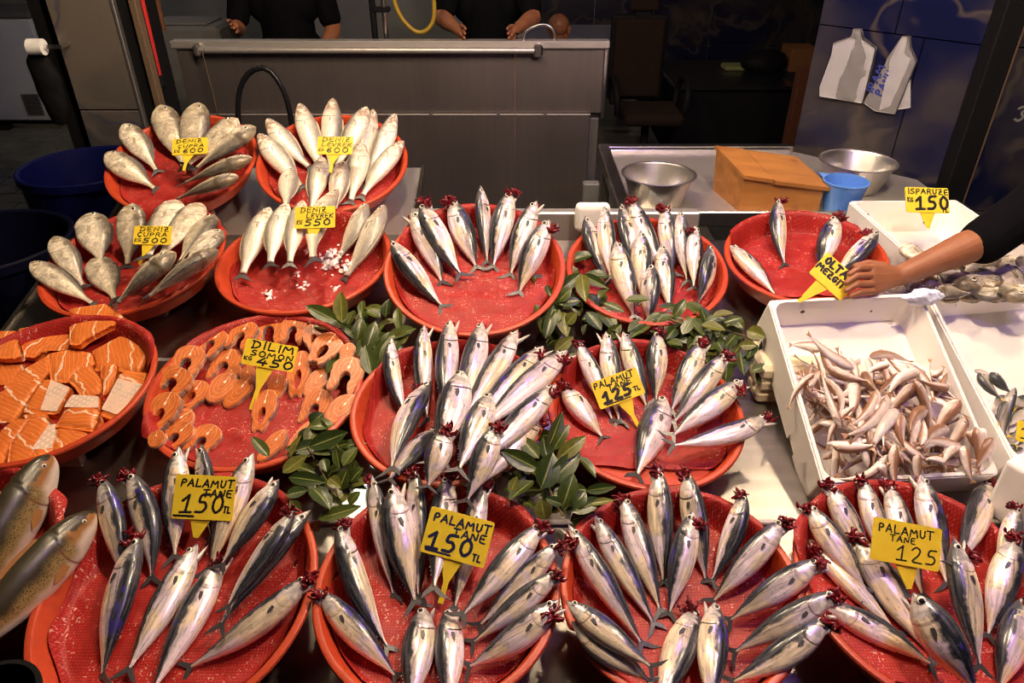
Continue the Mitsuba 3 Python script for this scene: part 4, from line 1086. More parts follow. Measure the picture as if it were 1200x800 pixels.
# ------------------------------------------------------------------ handwritten price signs
G = {'A': [[(0,0),(.38,1),(.7,0)],[(.12,.36),(.6,.36)]], 'B': [[(.05,0),(.05,1),(.45,.95),(.55,.75),(.4,.54),(.05,.52)],[(.4,.54),(.62,.3),(.5,.04),(.05,0)]],
     'C': [[(.62,.86),(.35,1),(.08,.75),(.04,.35),(.25,0),(.6,.1)]], 'Ç': [[(.62,.86),(.35,1),(.08,.75),(.04,.35),(.25,.04),(.6,.12)],[(.36,.02),(.42,-.12),(.26,-.2)]],
     'D': [[(.05,0),(.08,1)],[(-.05,1),(.35,.98),(.62,.7),(.58,.3),(.3,.02),(-.03,0)]], 'E': [[(.6,1),(.05,.98),(.05,.02),(.6,0)],[(.05,.52),(.48,.52)]],
     'G': [[(.62,.86),(.35,1),(.06,.7),(.05,.3),(.28,0),(.6,.14),(.62,.46),(.38,.46)]], 'I': [[(.12,0),(.12,1)]], 'İ': [[(.12,0),(.12,.76)],[(.10,.97),(.16,1.03)]],
     'K': [[(.05,0),(.05,1)],[(.6,1),(.08,.5),(.62,0)]], 'L': [[(.08,1),(.05,0),(.58,.03)]], 'M': [[(0,0),(.1,1),(.4,.35),(.72,1),(.82,0)]], 'N': [[(.03,0),(.06,1),(.58,.02),(.62,1)]],
     'O': [[(.32,1),(.06,.7),(.06,.28),(.32,0),(.6,.28),(.6,.72),(.32,1)]], 'P': [[(.06,0),(.06,1),(.5,.95),(.58,.7),(.42,.5),(.06,.47)]], 'R': [[(.06,0),(.06,1),(.5,.95),(.55,.7),(.4,.52),(.06,.48)],[(.3,.48),(.62,0)]],
     'S': [[(.58,.88),(.32,1),(.08,.8),(.2,.56),(.5,.44),(.58,.2),(.32,0),(.03,.12)]], 'T': [[(-.02,.98),(.66,1)],[(.32,1),(.30,0)]], 'U': [[(.05,1),(.05,.28),(.28,0),(.56,.24),(.6,1)]],
     'V': [[(0,1),(.3,0),(.62,1)]], 'Z': [[(.03,.98),(.6,1),(.03,.02),(.64,0)],[(.16,.5),(.5,.5)]], ' ': [],
     '0': [[(.34,1),(.08,.75),(.06,.28),(.3,0),(.58,.25),(.6,.72),(.34,1)]], '1': [[(.0,.66),(.34,1),(.3,.02)],[(-.02,0),(.62,.03)]], '2': [[(.05,.76),(.28,1),(.56,.8),(.45,.48),(.03,.03),(.66,.02)]],
     '3': [[(.05,.85),(.3,1),(.55,.8),(.3,.55),(.58,.28),(.32,0),(.03,.14)]],
     '4': [[(.42,1),(.0,.32),(.66,.34)],[(.5,.62),(.42,-.02)]], '5': [[(.6,.98),(.16,.96),(.10,.55),(.42,.6),(.58,.34),(.4,.05),(.02,.06)]], '6': [[(.55,.95),(.2,.72),(.05,.32),(.28,0),(.56,.2),(.46,.48),(.1,.38)]], '-': [[(0,0),(1,0)]]}


def writing(text, x, y, h, pen, width=None, slant=0.0, wob=0):
    """Pen strokes of a word, its lower left at (x, y); one shapely shape."""
    r = random.Random(hash(text) % 1 + wob * 17 + len(text))
    ls, cx = [], 0.0
    for ch in text:
        if ch == ' ':
            cx += .45
            continue
        dy, sc = r.uniform(-.05, .05), r.uniform(.92, 1.06)
        for st in G[ch]:
            ls.append([(cx + a * sc, b * sc + dy) for a, b in st])
        cx += (max(a for st in G[ch] for a, _ in st)) * sc + .26
    cx -= .26
    sx = h if width is None else width / cx
    out = []
    for st in ls:
        p = [(x + a * sx + slant * b * h, y + b * h) for a, b in st]
        if len(p) > 3:
            for _ in range(2):
                p = [p[0]] + [q for u, v in zip(p, p[1:]) for q in ((.8 * u[0] + .2 * v[0], .8 * u[1] + .2 * v[1]), (.2 * u[0] + .8 * v[0], .2 * u[1] + .8 * v[1]))] + [p[-1]]
        out.append(sg.LineString(p).buffer(pen, cap_style='round', resolution=3))
    from shapely.ops import unary_union
    return unary_union(out).simplify(pen * .08)


def sign(corners, tip, lines, label, base, ink='m_ink', lean=42, stalk=True, yaw=0.0, neck=.5):
    """corners: card corners in the picture (from the top left, clockwise); tip: foot of the stalk, on `base` (a point function)."""
    P0 = base(*tip)
    n = nrm([math.sin(yaw), -math.cos(math.radians(lean)), math.sin(math.radians(lean))])
    Q = np.array([on_plane(x, y, P0, n) for x, y in corners])
    r = nrm((Q[1] - Q[0]) + (Q[2] - Q[3]))
    u = np.cross(n, r)
    c = Q.mean(0)
    w = .5 * ((Q[1] - Q[0]) @ r + (Q[2] - Q[3]) @ r)
    h = .5 * ((Q[0] - Q[3]) @ u + (Q[1] - Q[2]) @ u)
    M = frame(c, r, u, n)
    key = thing('price_sign', label, 'sign')
    card = sg.box(-w / 2, -h / 2, w / 2, h / 2).buffer(-.005).buffer(.005)
    f = np.array([(P0 - c) @ r, (P0 - c) @ u])
    b0 = np.array([f[0] * .35, -h / 2 + .001])
    if stalk:
        mid = b0 + (f - b0) * neck
        dv = nrm(np.r_[f - b0, 0])[:2]
        pv = np.array([-dv[1], dv[0]])
        fun = sg.Polygon([b0 - [w * .17, 0], b0 + [w * .17, 0], mid - pv * w * .045, mid + pv * w * .045] if pv[0] < 0 else [b0 - [w * .17, 0], b0 + [w * .17, 0], mid + pv * w * .045, mid - pv * w * .045]).convex_hull
        stem = sg.LineString([tuple(mid - dv * .004), tuple(f)]).buffer(w * .042, cap_style='flat')
        part(key, 'stalk', moved(trimesh.creation.extrude_polygon(fun.union(stem).buffer(0), .0024, engine='earcut').apply_translation([0, 0, -.0030]), M), 'm_yellow')
    part(key, 'card', moved(slab(card, .0028, .0007), M), 'm_yellow')
    from shapely.ops import unary_union
    T_ = unary_union([writing(t, x * w, y * h, hh * h, pen * h, None if wd is None else wd * w, sl, wob=k) for k, (t, x, y, hh, pen, wd, sl) in enumerate(lines)])
    T_ = T_.intersection(card.buffer(-.0005))
    T_ = [g for g in getattr(T_, 'geoms', [T_]) if g.area > 0]
    part(key, 'lettering', moved(cat(*[trimesh.creation.extrude_polygon(g, .0005, engine='earcut') for g in T_]).apply_translation([0, 0, .0028]), M), ink)
    return key


def on_tray(i, d=-.05):
    return lambda x, y: TR[i].P(*TR[i].at(x, y, d), d)


P_TANE_ = [('PALAMUT', -.42, .20, .22, .020, .84, .10), ('TANE', -.08, -.06, .19, .020, .46, .10)]
sign([(206,164),(248,160),(239,181),(198,182)], (215,200), [('DENİZ', -.38, .22, .20, .022, .70, .2), ('ÇUPRA', -.34, -.08, .20, .022, .72, .2), ('KG', -.44, -.36, .16, .018, .14, .2), ('600', -.20, -.42, .28, .030, .56, .1)], 'yellow sign for DENİZ ÇUPRA at 600, back left tray', on_tray(1, .035))
sign([(376,161),(418,160),(409,182),(368,180)], (387,202), [('DENİZ', -.36, .22, .22, .020, .76, .2), ('LEVREK', -.38, -.06, .20, .020, .84, .2), ('KG', -.46, -.34, .16, .018, .13, .2), ('600', -.24, -.42, .30, .028, .60, .1)], 'yellow sign for DENİZ LEVREK at 600, above the crowded sea bass', on_tray(2, .045))
sign([(166,265),(208,265),(194,287),(148,286)], (163,310), [('DENİZ', -.34, .20, .22, .022, .76, .1), ('ÇUPRA', -.40, -.08, .22, .022, .78, .1), ('KG', -.46, -.38, .18, .018, .16, .1), ('500', -.24, -.43, .27, .030, .62, .1)], 'yellow sign for DENİZ ÇUPRA at 500, third row left', on_tray(3, .05))
sign([(349,243),(396,241),(390,267),(343,268)], (364,295), [('DENİZ', -.36, .22, .22, .020, .62, .15), ('LEVREK', -.22, -.04, .20, .020, .66, .15), ('KG', -.46, -.32, .18, .018, .13, .1), ('550', -.26, -.40, .30, .032, .62, .1)], 'yellow sign for DENİZ LEVREK at 550', on_tray(4, .03))
sign([(292,396),(351,407),(342,436),(280,426)], (294,480), [('DİLİM', -.36, .17, .26, .030, .78, .08), ('SOMON', -.36, -.12, .22, .024, .80, .05), ('KG', -.46, -.32, .14, .020, .14, 0), ('450', -.20, -.44, .30, .034, .66, .1)], 'yellow sign for DİLİM SOMON at 450 among the steaks', on_tray(9))
sign([(687,450),(739,432),(762,458),(708,479)], (750,502), [('PALAMUT', -.46, .22, .22, .022, .86, .05), ('TANE', -.20, .02, .18, .022, .50, .05), ('125', -.36, -.36, .38, .055, .58, .05), ('TL', .30, -.30, .14, .022, .12, .0), ('-', -.34, -.43, .04, .022, .52, .05)], 'slanted yellow sign PALAMUT TANE 125 left of the whiting box', on_tray(11), ink='m_ink')
sign([(212,555),(284,559),(266,610),(196,607)], (229,630), [('PALAMUT', -.40, .24, .17, .018, .86, .12), ('TANE', -.02, .02, .16, .018, .46, .12), ('150', -.36, -.36, .42, .028, .66, .12), ('TL', .34, -.32, .13, .018, .11, .1), ('-', -.46, -.43, .04, .024, .32, .0)], 'yellow sign PALAMUT TANE 150, short stalk, lower left tray', on_tray(13, -.02), neck=.95)
sign([(504,592),(580,612),(567,666),(494,646)], (516,707), [('PALAMUT', -.42, .22, .18, .020, .88, .02), ('TANE', -.08, .0, .17, .018, .50, .02), ('150', -.42, -.38, .38, .034, .66, .05), ('TL', .30, -.40, .13, .018, .12, .0), ('-', -.42, -.42, .04, .020, .38, .0)], 'yellow sign PALAMUT TANE 150 on a long stalk, front centre', on_tray(14, -.04), ink='m_ink_blue')
sign([(1016,604),(1098,618),(1105,672),(1027,655)], (1066,690), [('PALAMUT', -.42, .20, .19, .016, .80, -.05), ('TANE', -.24, .02, .14, .014, .36, -.02), ('125', -.12, -.40, .36, .018, .56, .0)], 'yellow sign PALAMUT TANE 125 in thin writing, lower right', on_tray(16, .0), neck=.9)
sign([(1192,494),(1246,502),(1242,530),(1190,514)], (1212, 536), [('1', -.40, -.30, .60, .030, .22, .0)], 'yellow sign cut off by the right edge, by the dark fish', lambda x, y: at_z(x, y, 1.0), neck=.9)
# ------------------------------------------------------------------ foam boxes
def foam_box(key, BL, ex, ey, w, l, h, wall=.024, floor=.022, holes=(), notch=False):
    """BL: back left corner of the rim; ex to the right, ey towards the front; the box hangs h below its rim."""
    ex, ey = nrm(ex), nrm(ey)
    ey = nrm(ey - ex * (ex @ ey))
    n = np.cross(ey, ex)
    n = n if n[2] > 0 else -n
    M = frame(BL, ex, -ey, n)
    rr = lambda x0, x1, y0, y1, r: m3.CrossSection([np.array(sg.box(x0 + r, y0 + r, x1 - r, y1 - r).buffer(r, 6).exterior.coords)[::-1][:-1]], m3.FillRule.NonZero)
    outer = m3.Manifold.extrude(rr(0, w, -l, 0, .014), h - .005).translate([0, 0, -h]) + m3.Manifold.extrude(rr(.0035, w - .0035, -l + .0035, -.0035, .012), .01).translate([0, 0, -.01])
    cs = rr(wall, w - wall, -l + wall, -wall, .03)
    inn = m3.Manifold.extrude(cs.translate([-w / 2, l / 2]), h, 0, 0.0, (1.075, 1.06)).translate([w / 2, -l / 2, -h + floor])
    soft = m3.Manifold.extrude(rr(wall - .010, w - wall + .010, -l + wall - .010, -wall + .010, .036), .01).translate([0, 0, -.0025])
    b = outer - inn - soft
    if notch:
        for y in (.30, .72):
            b = b - m3.Manifold.cube([.012, .05, .04], True).translate([0, -l * y, -h * .95])
    m = moved(man(b), M)
    part(key, 'shell', m, 'm_foam', smooth=30)
    for (x, y, z, r) in holes:
        part(key, 'drain_hole', moved(trimesh.creation.cylinder(r, .002, sections=14), frame(M[:3, :3] @ [x, y, z] + M[:3, 3], ex, n, -ey)), 'm_hole')
    return M


F1K = thing('foam_box', 'white foam box of silvery bream with the 150 sign, back right', 'box')
M1 = foam_box(F1K, np.array([1.222, 2.503, 1.128]), [1, .03, 0], [.03, -1, 0], .40, .575, .135, holes=[(.07, -.0275, -.045, .006), (.29, -.0275, -.075, .005)])
F2K = thing('foam_box', 'tilted white foam box heaped with small whiting', 'box')
M2 = foam_box(F2K, np.array([.702, 1.745, 1.137]), [1, .055, .026], [.03, -.444, -.220], .430, .532, .125, holes=[(.10, -.0265, -.03, .006), (.30, -.0265, -.045, .003)], notch=True)
F3K = thing('foam_box', 'white foam box with dark fish, right of the whiting box', 'box')
M3 = foam_box(F3K, np.array([1.171, 1.818, 1.123]), [1, .095, .04], [.05, -.444, -.200], .44, .53, .125, holes=[(.30, -.0275, -.055, .006)])
F4K = thing('foam_box', 'yellowish ribbed foam box under the whiting box', 'box')
ms = [cbox(.22, .15, .036, .008).apply_translation([.79, 1.70, .890 + .040 * k]) for k in range(3)] + [box(.69, .89, 1.635, 1.765, deck_z(2, 1.635) + .004, .992)]
part(F4K, 'shell', cat(*ms), 'm_foam_old')
mat('m_foam_old', base_color=(.80, .70, .50), roughness=.75, specular=.2)
part(F4K, 'foot', box(.70, .88, 1.64, 1.76, deck_z(2, 1.64) - .004, .875, .002), 'm_foam_old')
F5K = thing('foam_box', 'upturned white foam box in the right corner below the dark fish', 'box')
c5 = at_z(1189, 530, 1.045)
part(F5K, 'shell', moved(rbox(.30, .30, .16, .012), frame(c5 + np.array([.19, -.06, -.10]), nrm([1, .55, 0]), nrm([-.55, 1, 0]), [0, 0, 1])), 'm_foam', smooth=30)
# a block that carries the two right-hand boxes
for Mx, w_, l_, fr in ((M2, .43, .532, (.93, .985)), (M3, .44, .53, (.30, .36)), (M3, .44, .53, (.86, .92))):
    for f0, f1 in (fr,):
        c0 = Mx[:3, :3] @ np.array([w_ / 2, -l_ * (f0 + f1) / 2, -.128]) + Mx[:3, 3]
        zb = deck_z(2, min(max(c0[1], 1.27), 1.77)) - .003 if c0[1] < 1.79 else .99
        if c0[2] - zb > .01:
            part(stand, 'box_rest', box(c0[0] - .14, c0[0] + .14, c0[1] - .012, c0[1] + .012, zb, c0[2] - .004, .003), 'm_wood_raw')
solo('plastic_bag', moved(trimesh.creation.icosphere(subdivisions=3, radius=1.0), frame(M2[:3, 3] + np.array([.415, -.015, .014]), [.052, 0, 0], [0, .022, 0], [0, 0, .024])), 'm_bag_blue', 'crumpled bluish white plastic on the corner between the foam boxes', 'plastic', smooth=True)
_v = scene['plastic_bag']
def crumple(m, amp, freq, seed):
    v = np.array(m.vertices)
    c = v.mean(0)
    k = 1 + amp * (meshkit.fbm(v * freq + seed, 3) - .5)
    m.vertices = c + (v - c) * k[:, None]
    return m
put('plastic_bag', crumple(moved(trimesh.creation.icosphere(subdivisions=4, radius=1.0), frame(M2[:3, 3] + np.array([.415, -.015, .016]), [.050, 0, 0], [0, .022, 0], [0, 0, .024])), 1.0, 55, 3), 'm_bag_blue', smooth=True)
mat('m_bag_blue', base_color=(.66, .70, .86), roughness=.2, specular=.6)


class Bin(Tray):
    """The inside of a foam box, used like a tray: heights are measured from its rim."""
    def __init__(s, M, w, l, h, pile=None):
        s.i, s.R = 0, .3
        s.u, s.v, s.n = M[:3, 0], M[:3, 1], M[:3, 2]
        s.c = M[:3, 3] + s.u * w / 2 - s.v * l / 2
        s.N, s.ext = 150, .42
        g = (np.arange(s.N) + .5) / s.N * 2 * s.ext - s.ext
        U, V = np.meshgrid(g, g, indexing='ij')
        ins = (abs(U) < w / 2 - .03) & (abs(V) < l / 2 - .03)
        rim = (abs(U) < w / 2) & (abs(V) < l / 2) & ~ins
        s.w, s.l = w, l
        s.hm = np.where(ins, -h + .022, np.where(rim, .002, -.4))


B1, B2, B3 = Bin(M1, .40, .575, .135), Bin(M2, .430, .532, .125), Bin(M3, .44, .53, .125)
GB = 'bream in the back right foam box'
# a low heap below the bream that show
B1.hm[(B1.hm < -.05) & (B1.hm > -.2)] += .0
for k in range(22):
    q = (1072 + 6.6 * k + rnd.uniform(-6, 6), 312 + 10 * (k % 4))
    a = rnd.uniform(0, 6.28)
    place_fish('sea_bream', B1, q[0] + 26 * math.cos(a), q[1] + 12 * math.sin(a), q[0] - 26 * math.cos(a), q[1] - 12 * math.sin(a), 24, 'L', 'bream lying low in the heap in the back right foam box, ' + ('left' if q[0] < 1105 else 'middle' if q[0] < 1155 else 'right') + ' part', GB, hmax=-.03)
for k, (hx, hy, tx, ty, w, bk, txt) in enumerate([
        (1034, 352, 1078, 330, 22, 'L', 'bream at the front left corner of the back right foam box'), (1085, 338, 1050, 330, 20, 'R', 'bream under the wrist in the back right foam box'),
        (1180, 345, 1120, 338, 22, 'R', 'bream along the front wall of the back right foam box'), (1090, 340, 1140, 344, 20, 'L', 'bream at the front left in the back right foam box'), (1205, 352, 1160, 330, 24, 'R', 'bream at the front right corner of the back right foam box'),
        (1058, 288, 1092, 312, 20, 'R', 'bream peeking out above the forearm'), (1168, 300, 1128, 314, 20, 'L', 'bream below the dark sleeve'), (1072, 322, 1102, 330, 20, 'R', 'small bream between wrist and foam rim'),
        (1150, 336, 1094, 318, 25, 'R', 'biggest bream below the forearm'), (1164, 336, 1132, 306, 28, 'L', 'pale bream in the middle of the back right box'), (1170, 314, 1206, 342, 28, 'R', 'brownish bream at the right of the back right box')]):
    place_fish('sea_bream', B1, hx, hy, tx, ty, w, bk, txt, GB, '', 0, math.radians(rnd.uniform(-8, 8)), hmax=.012)


# ------------------------------------------------------------------ small fish: one mesh each
def small_fish(tray, kind, q, ang, L, H, bend, label, group, name, palette, lift=0.0, extra=0.0, px=None):
    """q: (u, v) of the middle; ang: heading in the tray plane."""
    prof = PROFILE[kind]
    d = np.array([math.cos(ang), math.sin(ang)])
    sd = np.array([-d[1], d[0]])
    tq = np.linspace(.02, .92, 11)
    hq = np.interp(tq, prof[0], prof[1]) * H
    uvs = q + np.outer((.5 - tq) * L, d) + np.outer(4 * tq * (1 - tq) * bend * L, sd)
    line, dh, dt = solve_rest(tq, uvs, hq, hq * prof[2], tray, .004)
    dh, dt = np.clip([dh, dt], -.13, .05) + lift
    s = np.linspace(0, .94, 14)
    uv2 = q + np.outer((.5 - s) * L, d) + np.outer(4 * s * (1 - s) * bend * L, sd)
    ax = tray.P(uv2[:, 0], uv2[:, 1], dh + (dt - dh) * s + extra * 4 * s * (1 - s))
    tg = np.gradient(ax, axis=0)
    tg /= np.linalg.norm(tg, axis=1, keepdims=True)
    roll = rnd.uniform(-.5, .9)
    sgn = rnd.choice((-1, 1))
    b0 = nrm(np.cross(tray.n, tg[5])) * sgn
    b0 = b0 * math.cos(roll) + tray.n * math.sin(roll)
    lt = np.cross(tg, b0)
    lt /= np.linalg.norm(lt, axis=1, keepdims=True)
    if lt[0] @ tray.n < 0:
        lt = -lt
    db = np.cross(lt, tg)
    if db[0] @ b0 < 0:
        db = -db
    me, uv, (t, h, w, a2, d2, l2) = fish_shape(kind, ax, db, lt, H, n=16, m=14)
    tt, dd = uv[:, 0], np.sin(2 * math.pi * uv[:, 1])
    back, flank, belly, tailc = (np.array(c) for c in palette)
    k = np.clip((dd + rnd.uniform(-.45, .15)) * 2.4, 0, 1)[:, None]
    col = flank * (1 - k) + back * k
    k = np.clip((-dd - .1) * 1.6, 0, 1)[:, None]
    col = col * (1 - k) + belly * k
    col *= rnd.uniform(.72, 1.08) * (.82 + .36 * meshkit.noise(np.array(me.vertices) * 260 + 5))[:, None]
    e = t[-1]
    et = nrm(a2[-1] - a2[-2])
    tl = L * .1
    fin = thin([(-tl * .1, -H * .16), (tl, -H * .62), (tl * .75, 0), (tl, H * .62), (-tl * .1, H * .16)], frame(a2[-1], et, d2[-1], np.cross(et, d2[-1])), .0012)
    ey = eye_mesh(a2[2] + d2[2] * h[2] * .45 + l2[2] * w[2] * .92, nrm(l2[2] + .4 * d2[2]), nrm(a2[2] - a2[1]), H * .2)
    m = cat(me, fin, ey[0])
    cols = np.vstack([col, np.repeat(tailc[None], len(fin.vertices), 0), ey[1]])
    solo(name, m, 'm_smallfish', label, 'fish', group, smooth=True, color=np.clip(cols, 0, 1))
    for o in (-.8, 0, .8):
        tray.raise_to(uvs + np.outer(o * hq, sd), dh + (dt - dh) * tq + hq * prof[2] * .8)


WH = ((.26, .125, .07), (.66, .52, .46), (.92, .84, .80), (.36, .19, .10))
GW = 'whiting heaped in the tilted foam box'
LW = 'small pinkish brown whiting in the heap in the tilted foam box'


def px_fish(tray, hx, hy, tx, ty, wpx, kind, label, group, name, pal, bend=0.0, d=-.03, lift=0.0, extra=0.0):
    a, b = tray.at(hx, hy, d), tray.at(tx, ty, d)
    L = np.linalg.norm(a - b)
    mid = (a + b) / 2
    P = tray.P(*mid, d)
    sd = nrm(np.cross(tray.n, tray.P(*b, d) - tray.P(*a, d)))
    ppm = np.linalg.norm(to_px(P + sd * .01) - to_px(P)) / .01
    small_fish(tray, kind, mid, math.atan2(*(a - b)[::-1]), L, wpx / 2 / ppm, bend, label, group, name, pal, lift, extra)



def spot_of(q):
    side = 'left' if q[0] < -.06 else 'right' if q[0] > .06 else 'middle'
    deep = 'back edge' if q[1] > .03 else 'front' if q[1] < -.12 else 'centre'
    return f'pinkish brown whiting, {side} of the heap near its {deep}, in the tilted foam box'


# the lower layers, then those whose place the picture shows
r2 = random.Random(5)
for k in range(150):
    f = k / 150
    for _ in range(50):
        q = np.array([r2.uniform(-.165, .165), r2.uniform(-.235, .105)])
        if q[1] < .105 - abs(q[0] + .02) * .2:
            break
    a = r2.choice((-1, 1)) * r2.gauss(1.0, .55) + (math.pi if r2.random() < .3 else 0)
    L = r2.uniform(.105, .15)
    # keep both ends inside the walls
    e = np.array([math.cos(a), math.sin(a)]) * L * .5
    q = np.clip(q, [-.184 + abs(e[0]), -.236 + abs(e[1])], [.184 - abs(e[0]), .125 - abs(e[1])])
    small_fish(B2, 'whiting', q, a, L, r2.uniform(.0085, .0112), r2.uniform(-.14, .14), spot_of(q), GW, 'whiting', WH)
WHP = [  # 4x crop from (880, 340): head, tail, width, bend, words
 (330,290,190,245,44,.05,''), (480,370,235,258,44,-.08,''), (300,440,345,660,46,-.22,'whiting curved along the left side of the heap'), (270,430,170,565,34,.10,'whiting whose tail sticks out over the left rim'), (460,300,470,230,30,0,'whiting with its tail standing up against the bare foam'),
 (445,450,400,660,62,-.08,''), (530,530,405,690,58,-.12,''), (580,560,380,740,60,-.12,''), (700,480,810,720,52,-.12,''), (700,500,610,620,60,0,''), (770,600,680,730,70,.1,''), (560,310,800,290,40,-.12,'whiting with tail curled up near the right wall'),
 (780,400,620,520,60,.12,'brown whiting bent across the middle of the heap'), (640,360,550,390,40,.1,''), (900,480,740,470,44,-.08,'whiting lying level along the right wall, upper'), (830,420,880,380,36,.1,'whiting with its tail at the right rim'),
 (930,560,850,690,76,.05,''), (975,620,900,770,64,-.06,''), (890,680,740,800,66,.12,''), (620,620,510,800,80,.05,''), (640,640,660,800,60,.1,''), (330,400,510,480,44,.1,''), (520,400,570,530,52,.1,''), (1050,740,975,690,80,.0,''),
 (345,770,520,780,52,.08,'whiting at the lower left corner of the heap'), (980,700,1030,880,54,-.05,'pale whiting at the lower right corner'), (960,770,700,780,46,.1,'')]
for hx, hy, tx, ty, w, b, txt in WHP:
    px_fish(B2, 880 + hx / 4, 340 + hy / 4, 880 + tx / 4, 340 + ty / 4, w / 4, 'whiting', txt or spot_of(B2.at(880 + (hx + tx) / 8, 340 + (hy + ty) / 8, -.03)), GW, 'whiting', WH, b, -.025)
for hx, hy, tx, ty, w, b, txt in [(530,235,315,320,44,-.18,'arched whiting lying over the lower left rim'), (800,270,690,270,40,.1,'whiting lying along the front rim'), (560,200,600,385,46,.08,'whiting hanging over the front rim, left'), (660,240,700,390,40,.1,'whiting hanging over the front rim onto a blue head'),
                               (500,280,530,330,40,0,'whiting poking over the front rim by the left corner'), (870,200,790,280,52,.1,''), (890,190,960,340,44,.06,'whiting with its tail over the front right rim'), (1000,170,950,290,66,0,'whitish whiting upright in the front right corner')]:
    px_fish(B2, 900 + hx / 4, 480 + hy / 4, 900 + tx / 4, 480 + ty / 4, w / 4, 'whiting', txt or spot_of(B2.at(880 + (hx + tx) / 8, 340 + (hy + ty) / 8, -.03)), GW, 'whiting', WH, b, .0)

MK = ((.05, .06, .06), (.40, .36, .30), (.66, .60, .54), (.62, .42, .05))
GM = 'dark fish in the right foam box'
LM = 'dark yellow tailed fish heaped in the foam box at the right edge'
for hx, hy, tx, ty, w, b, txt in [  # 5x crop from (1080, 430)
        (560,120,440,300,60,0,''), (600,200,480,330,70,0,''), (640,330,520,420,60,0,''), (700,180,560,300,70,0,''), (660,430,490,400,60,0,'lowest dark fish at the right edge'), (720,120,560,150,60,0,''), (760,260,600,340,70,0,''), (720,380,600,430,60,0,''),
        (260,75,440,110,34,-.1,'dark fish with red snout at the far left of its heap'), (280,90,420,240,66,.1,'silver fish with a yellow tail at the left of the dark heap'), (320,110,470,200,64,.06,''), (480,180,480,440,60,.06,'greenish fish standing lengthwise in the dark heap'),
        (450,250,400,380,50,.1,'fish with its yellow tail on the bare foam'), (520,180,560,370,56,0,'blue grey fish beside the cut off sign'), (490,130,620,190,56,0,''), (560,140,700,170,50,0,'')]:
    px_fish(B3, 1080 + hx / 5, 430 + hy / 5, 1080 + tx / 5, 430 + ty / 5, w / 4.2, 'mackerel', txt or LM, GM, 'horse_mackerel', MK, b, -.04)

sign([(1060,219),(1109,221),(1114,250),(1062,249)], (1088, 267), [('ISPARUZE', -.44, .24, .20, .022, .92, 0), ('KG', -.46, -.10, .18, .020, .12, 0), ('150', -.26, -.38, .52, .050, .72, 0), ('TL', .32, -.46, .12, .018, .14, 0)], 'yellow sign ISPARUZE 150 stuck in the back right foam box', lambda x, y: B1.P(*B1.at(x, y, .0), .0), neck=.9)
# ------------------------------------------------------------------ bay branches between the trays
def leaf_fn(p, n, uv):
    i = dr.floor(uv.x)
    x, y = uv.x - i - .5, uv.y
    c = mix(C(.014, .032, .006), C(.060, .080, .012), cell_rand(i, 2))
    c = mix(c, C(.13, .125, .022), smoothstep(.80, .95, cell_rand(i, 7)) * .8)
    c = c * (.75 + .5 * fbm(x * 6 + i, y * 9, 1.0))
    rib = 1 - smoothstep(.015, .045, dr.abs(x))
    vein = smoothstep(.86, 1.0, dr.sin((y * 14 + dr.abs(x) * 9) * 2 * math.pi))
    return mix(c, C(.25, .26, .08), dr.maximum(rib * .75, vein * .16))


mat('m_leaf', base_color=proc(leaf_fn), roughness=.34, specular=.5)
mat('m_twig', base_color=(.17, .13, .05), roughness=.6)
_leaf = [0]


def leaf_mesh(A, B, w, up, curl):
    """From stalk A to tip B, w wide, folded a little along the rib."""
    _leaf[0] += 1
    d = B - A
    L = np.linalg.norm(d)
    d /= L
    s = nrm(np.cross(up, d))
    n = np.cross(d, s)
    v, uv = [], []
    for t in np.linspace(0, 1, 8):
        hw = w / 2 * (math.sin(math.pi * min(1, max(.0, t)) ** .85)) ** .8 + .0006
        c = A + d * L * t + n * (curl * L * (t - t * t) * 1.0)
        for k in (-1, -.5, 0, .5, 1):
            v.append(c + s * hw * k + n * abs(k) * hw * .30)
            uv.append((_leaf[0] + .5 + k * .4, t))
    i, j = np.meshgrid(np.arange(7), np.arange(4), indexing='ij')
    q = np.stack([i * 5 + j, i * 5 + j + 1, (i + 1) * 5 + j + 1, (i + 1) * 5 + j], -1).reshape(-1, 4)
    return tm(v, q), np.array(uv)


def branch(label, z, cen, lv, stem, extra, spread, tilt=24, seed=1):
    r = random.Random(seed)
    key = thing('bay_branch', label, 'leaves', 'bay branches between the trays')
    n = nrm([0, -math.sin(math.radians(tilt)), math.cos(math.radians(tilt))])
    c = at_z(cen[0], cen[1], z)
    pt = lambda x, y, o: on_plane(x, y, c + n * o, n)
    st = spline([pt(x, y, -.012) for x, y in stem], 14)
    part(key, 'twig', tube(st, np.linspace(.0035, .0015, 14), 6), 'm_twig', smooth=True)
    allv = [(*q, 0) for q in lv]
    for k in range(extra):
        s = r.random()
        b = np.array(stem[0]) * (1 - s) + np.array(stem[-1]) * s + np.array([r.gauss(0, spread[0] * .5), r.gauss(0, spread[1] * .5)])
        a = r.uniform(0, 2 * math.pi)
        L = r.uniform(22, 36)
        allv.append((b[0], b[1], b[0] + L * math.cos(a), b[1] + L * math.sin(a) * .85, r.uniform(10, 15), 1))
    for (ax, ay, bx, by, w, low) in allv:
        o = r.uniform(-.045, -.018) if low else r.uniform(.004, .026)
        A, B = pt(ax, ay, o - .010), pt(bx, by, o + r.uniform(-.012, .016))
        ppm = F_PX / np.linalg.norm(A - EYE)
        up = nrm(n + np.array([r.gauss(0, .35), r.gauss(0, .3), 0]))
        m, uv = leaf_mesh(A, B, w * 1.22 / ppm, up, r.uniform(-.1, .35))
        part(key, 'leaf', m, 'm_leaf', smooth=True, uv=uv)


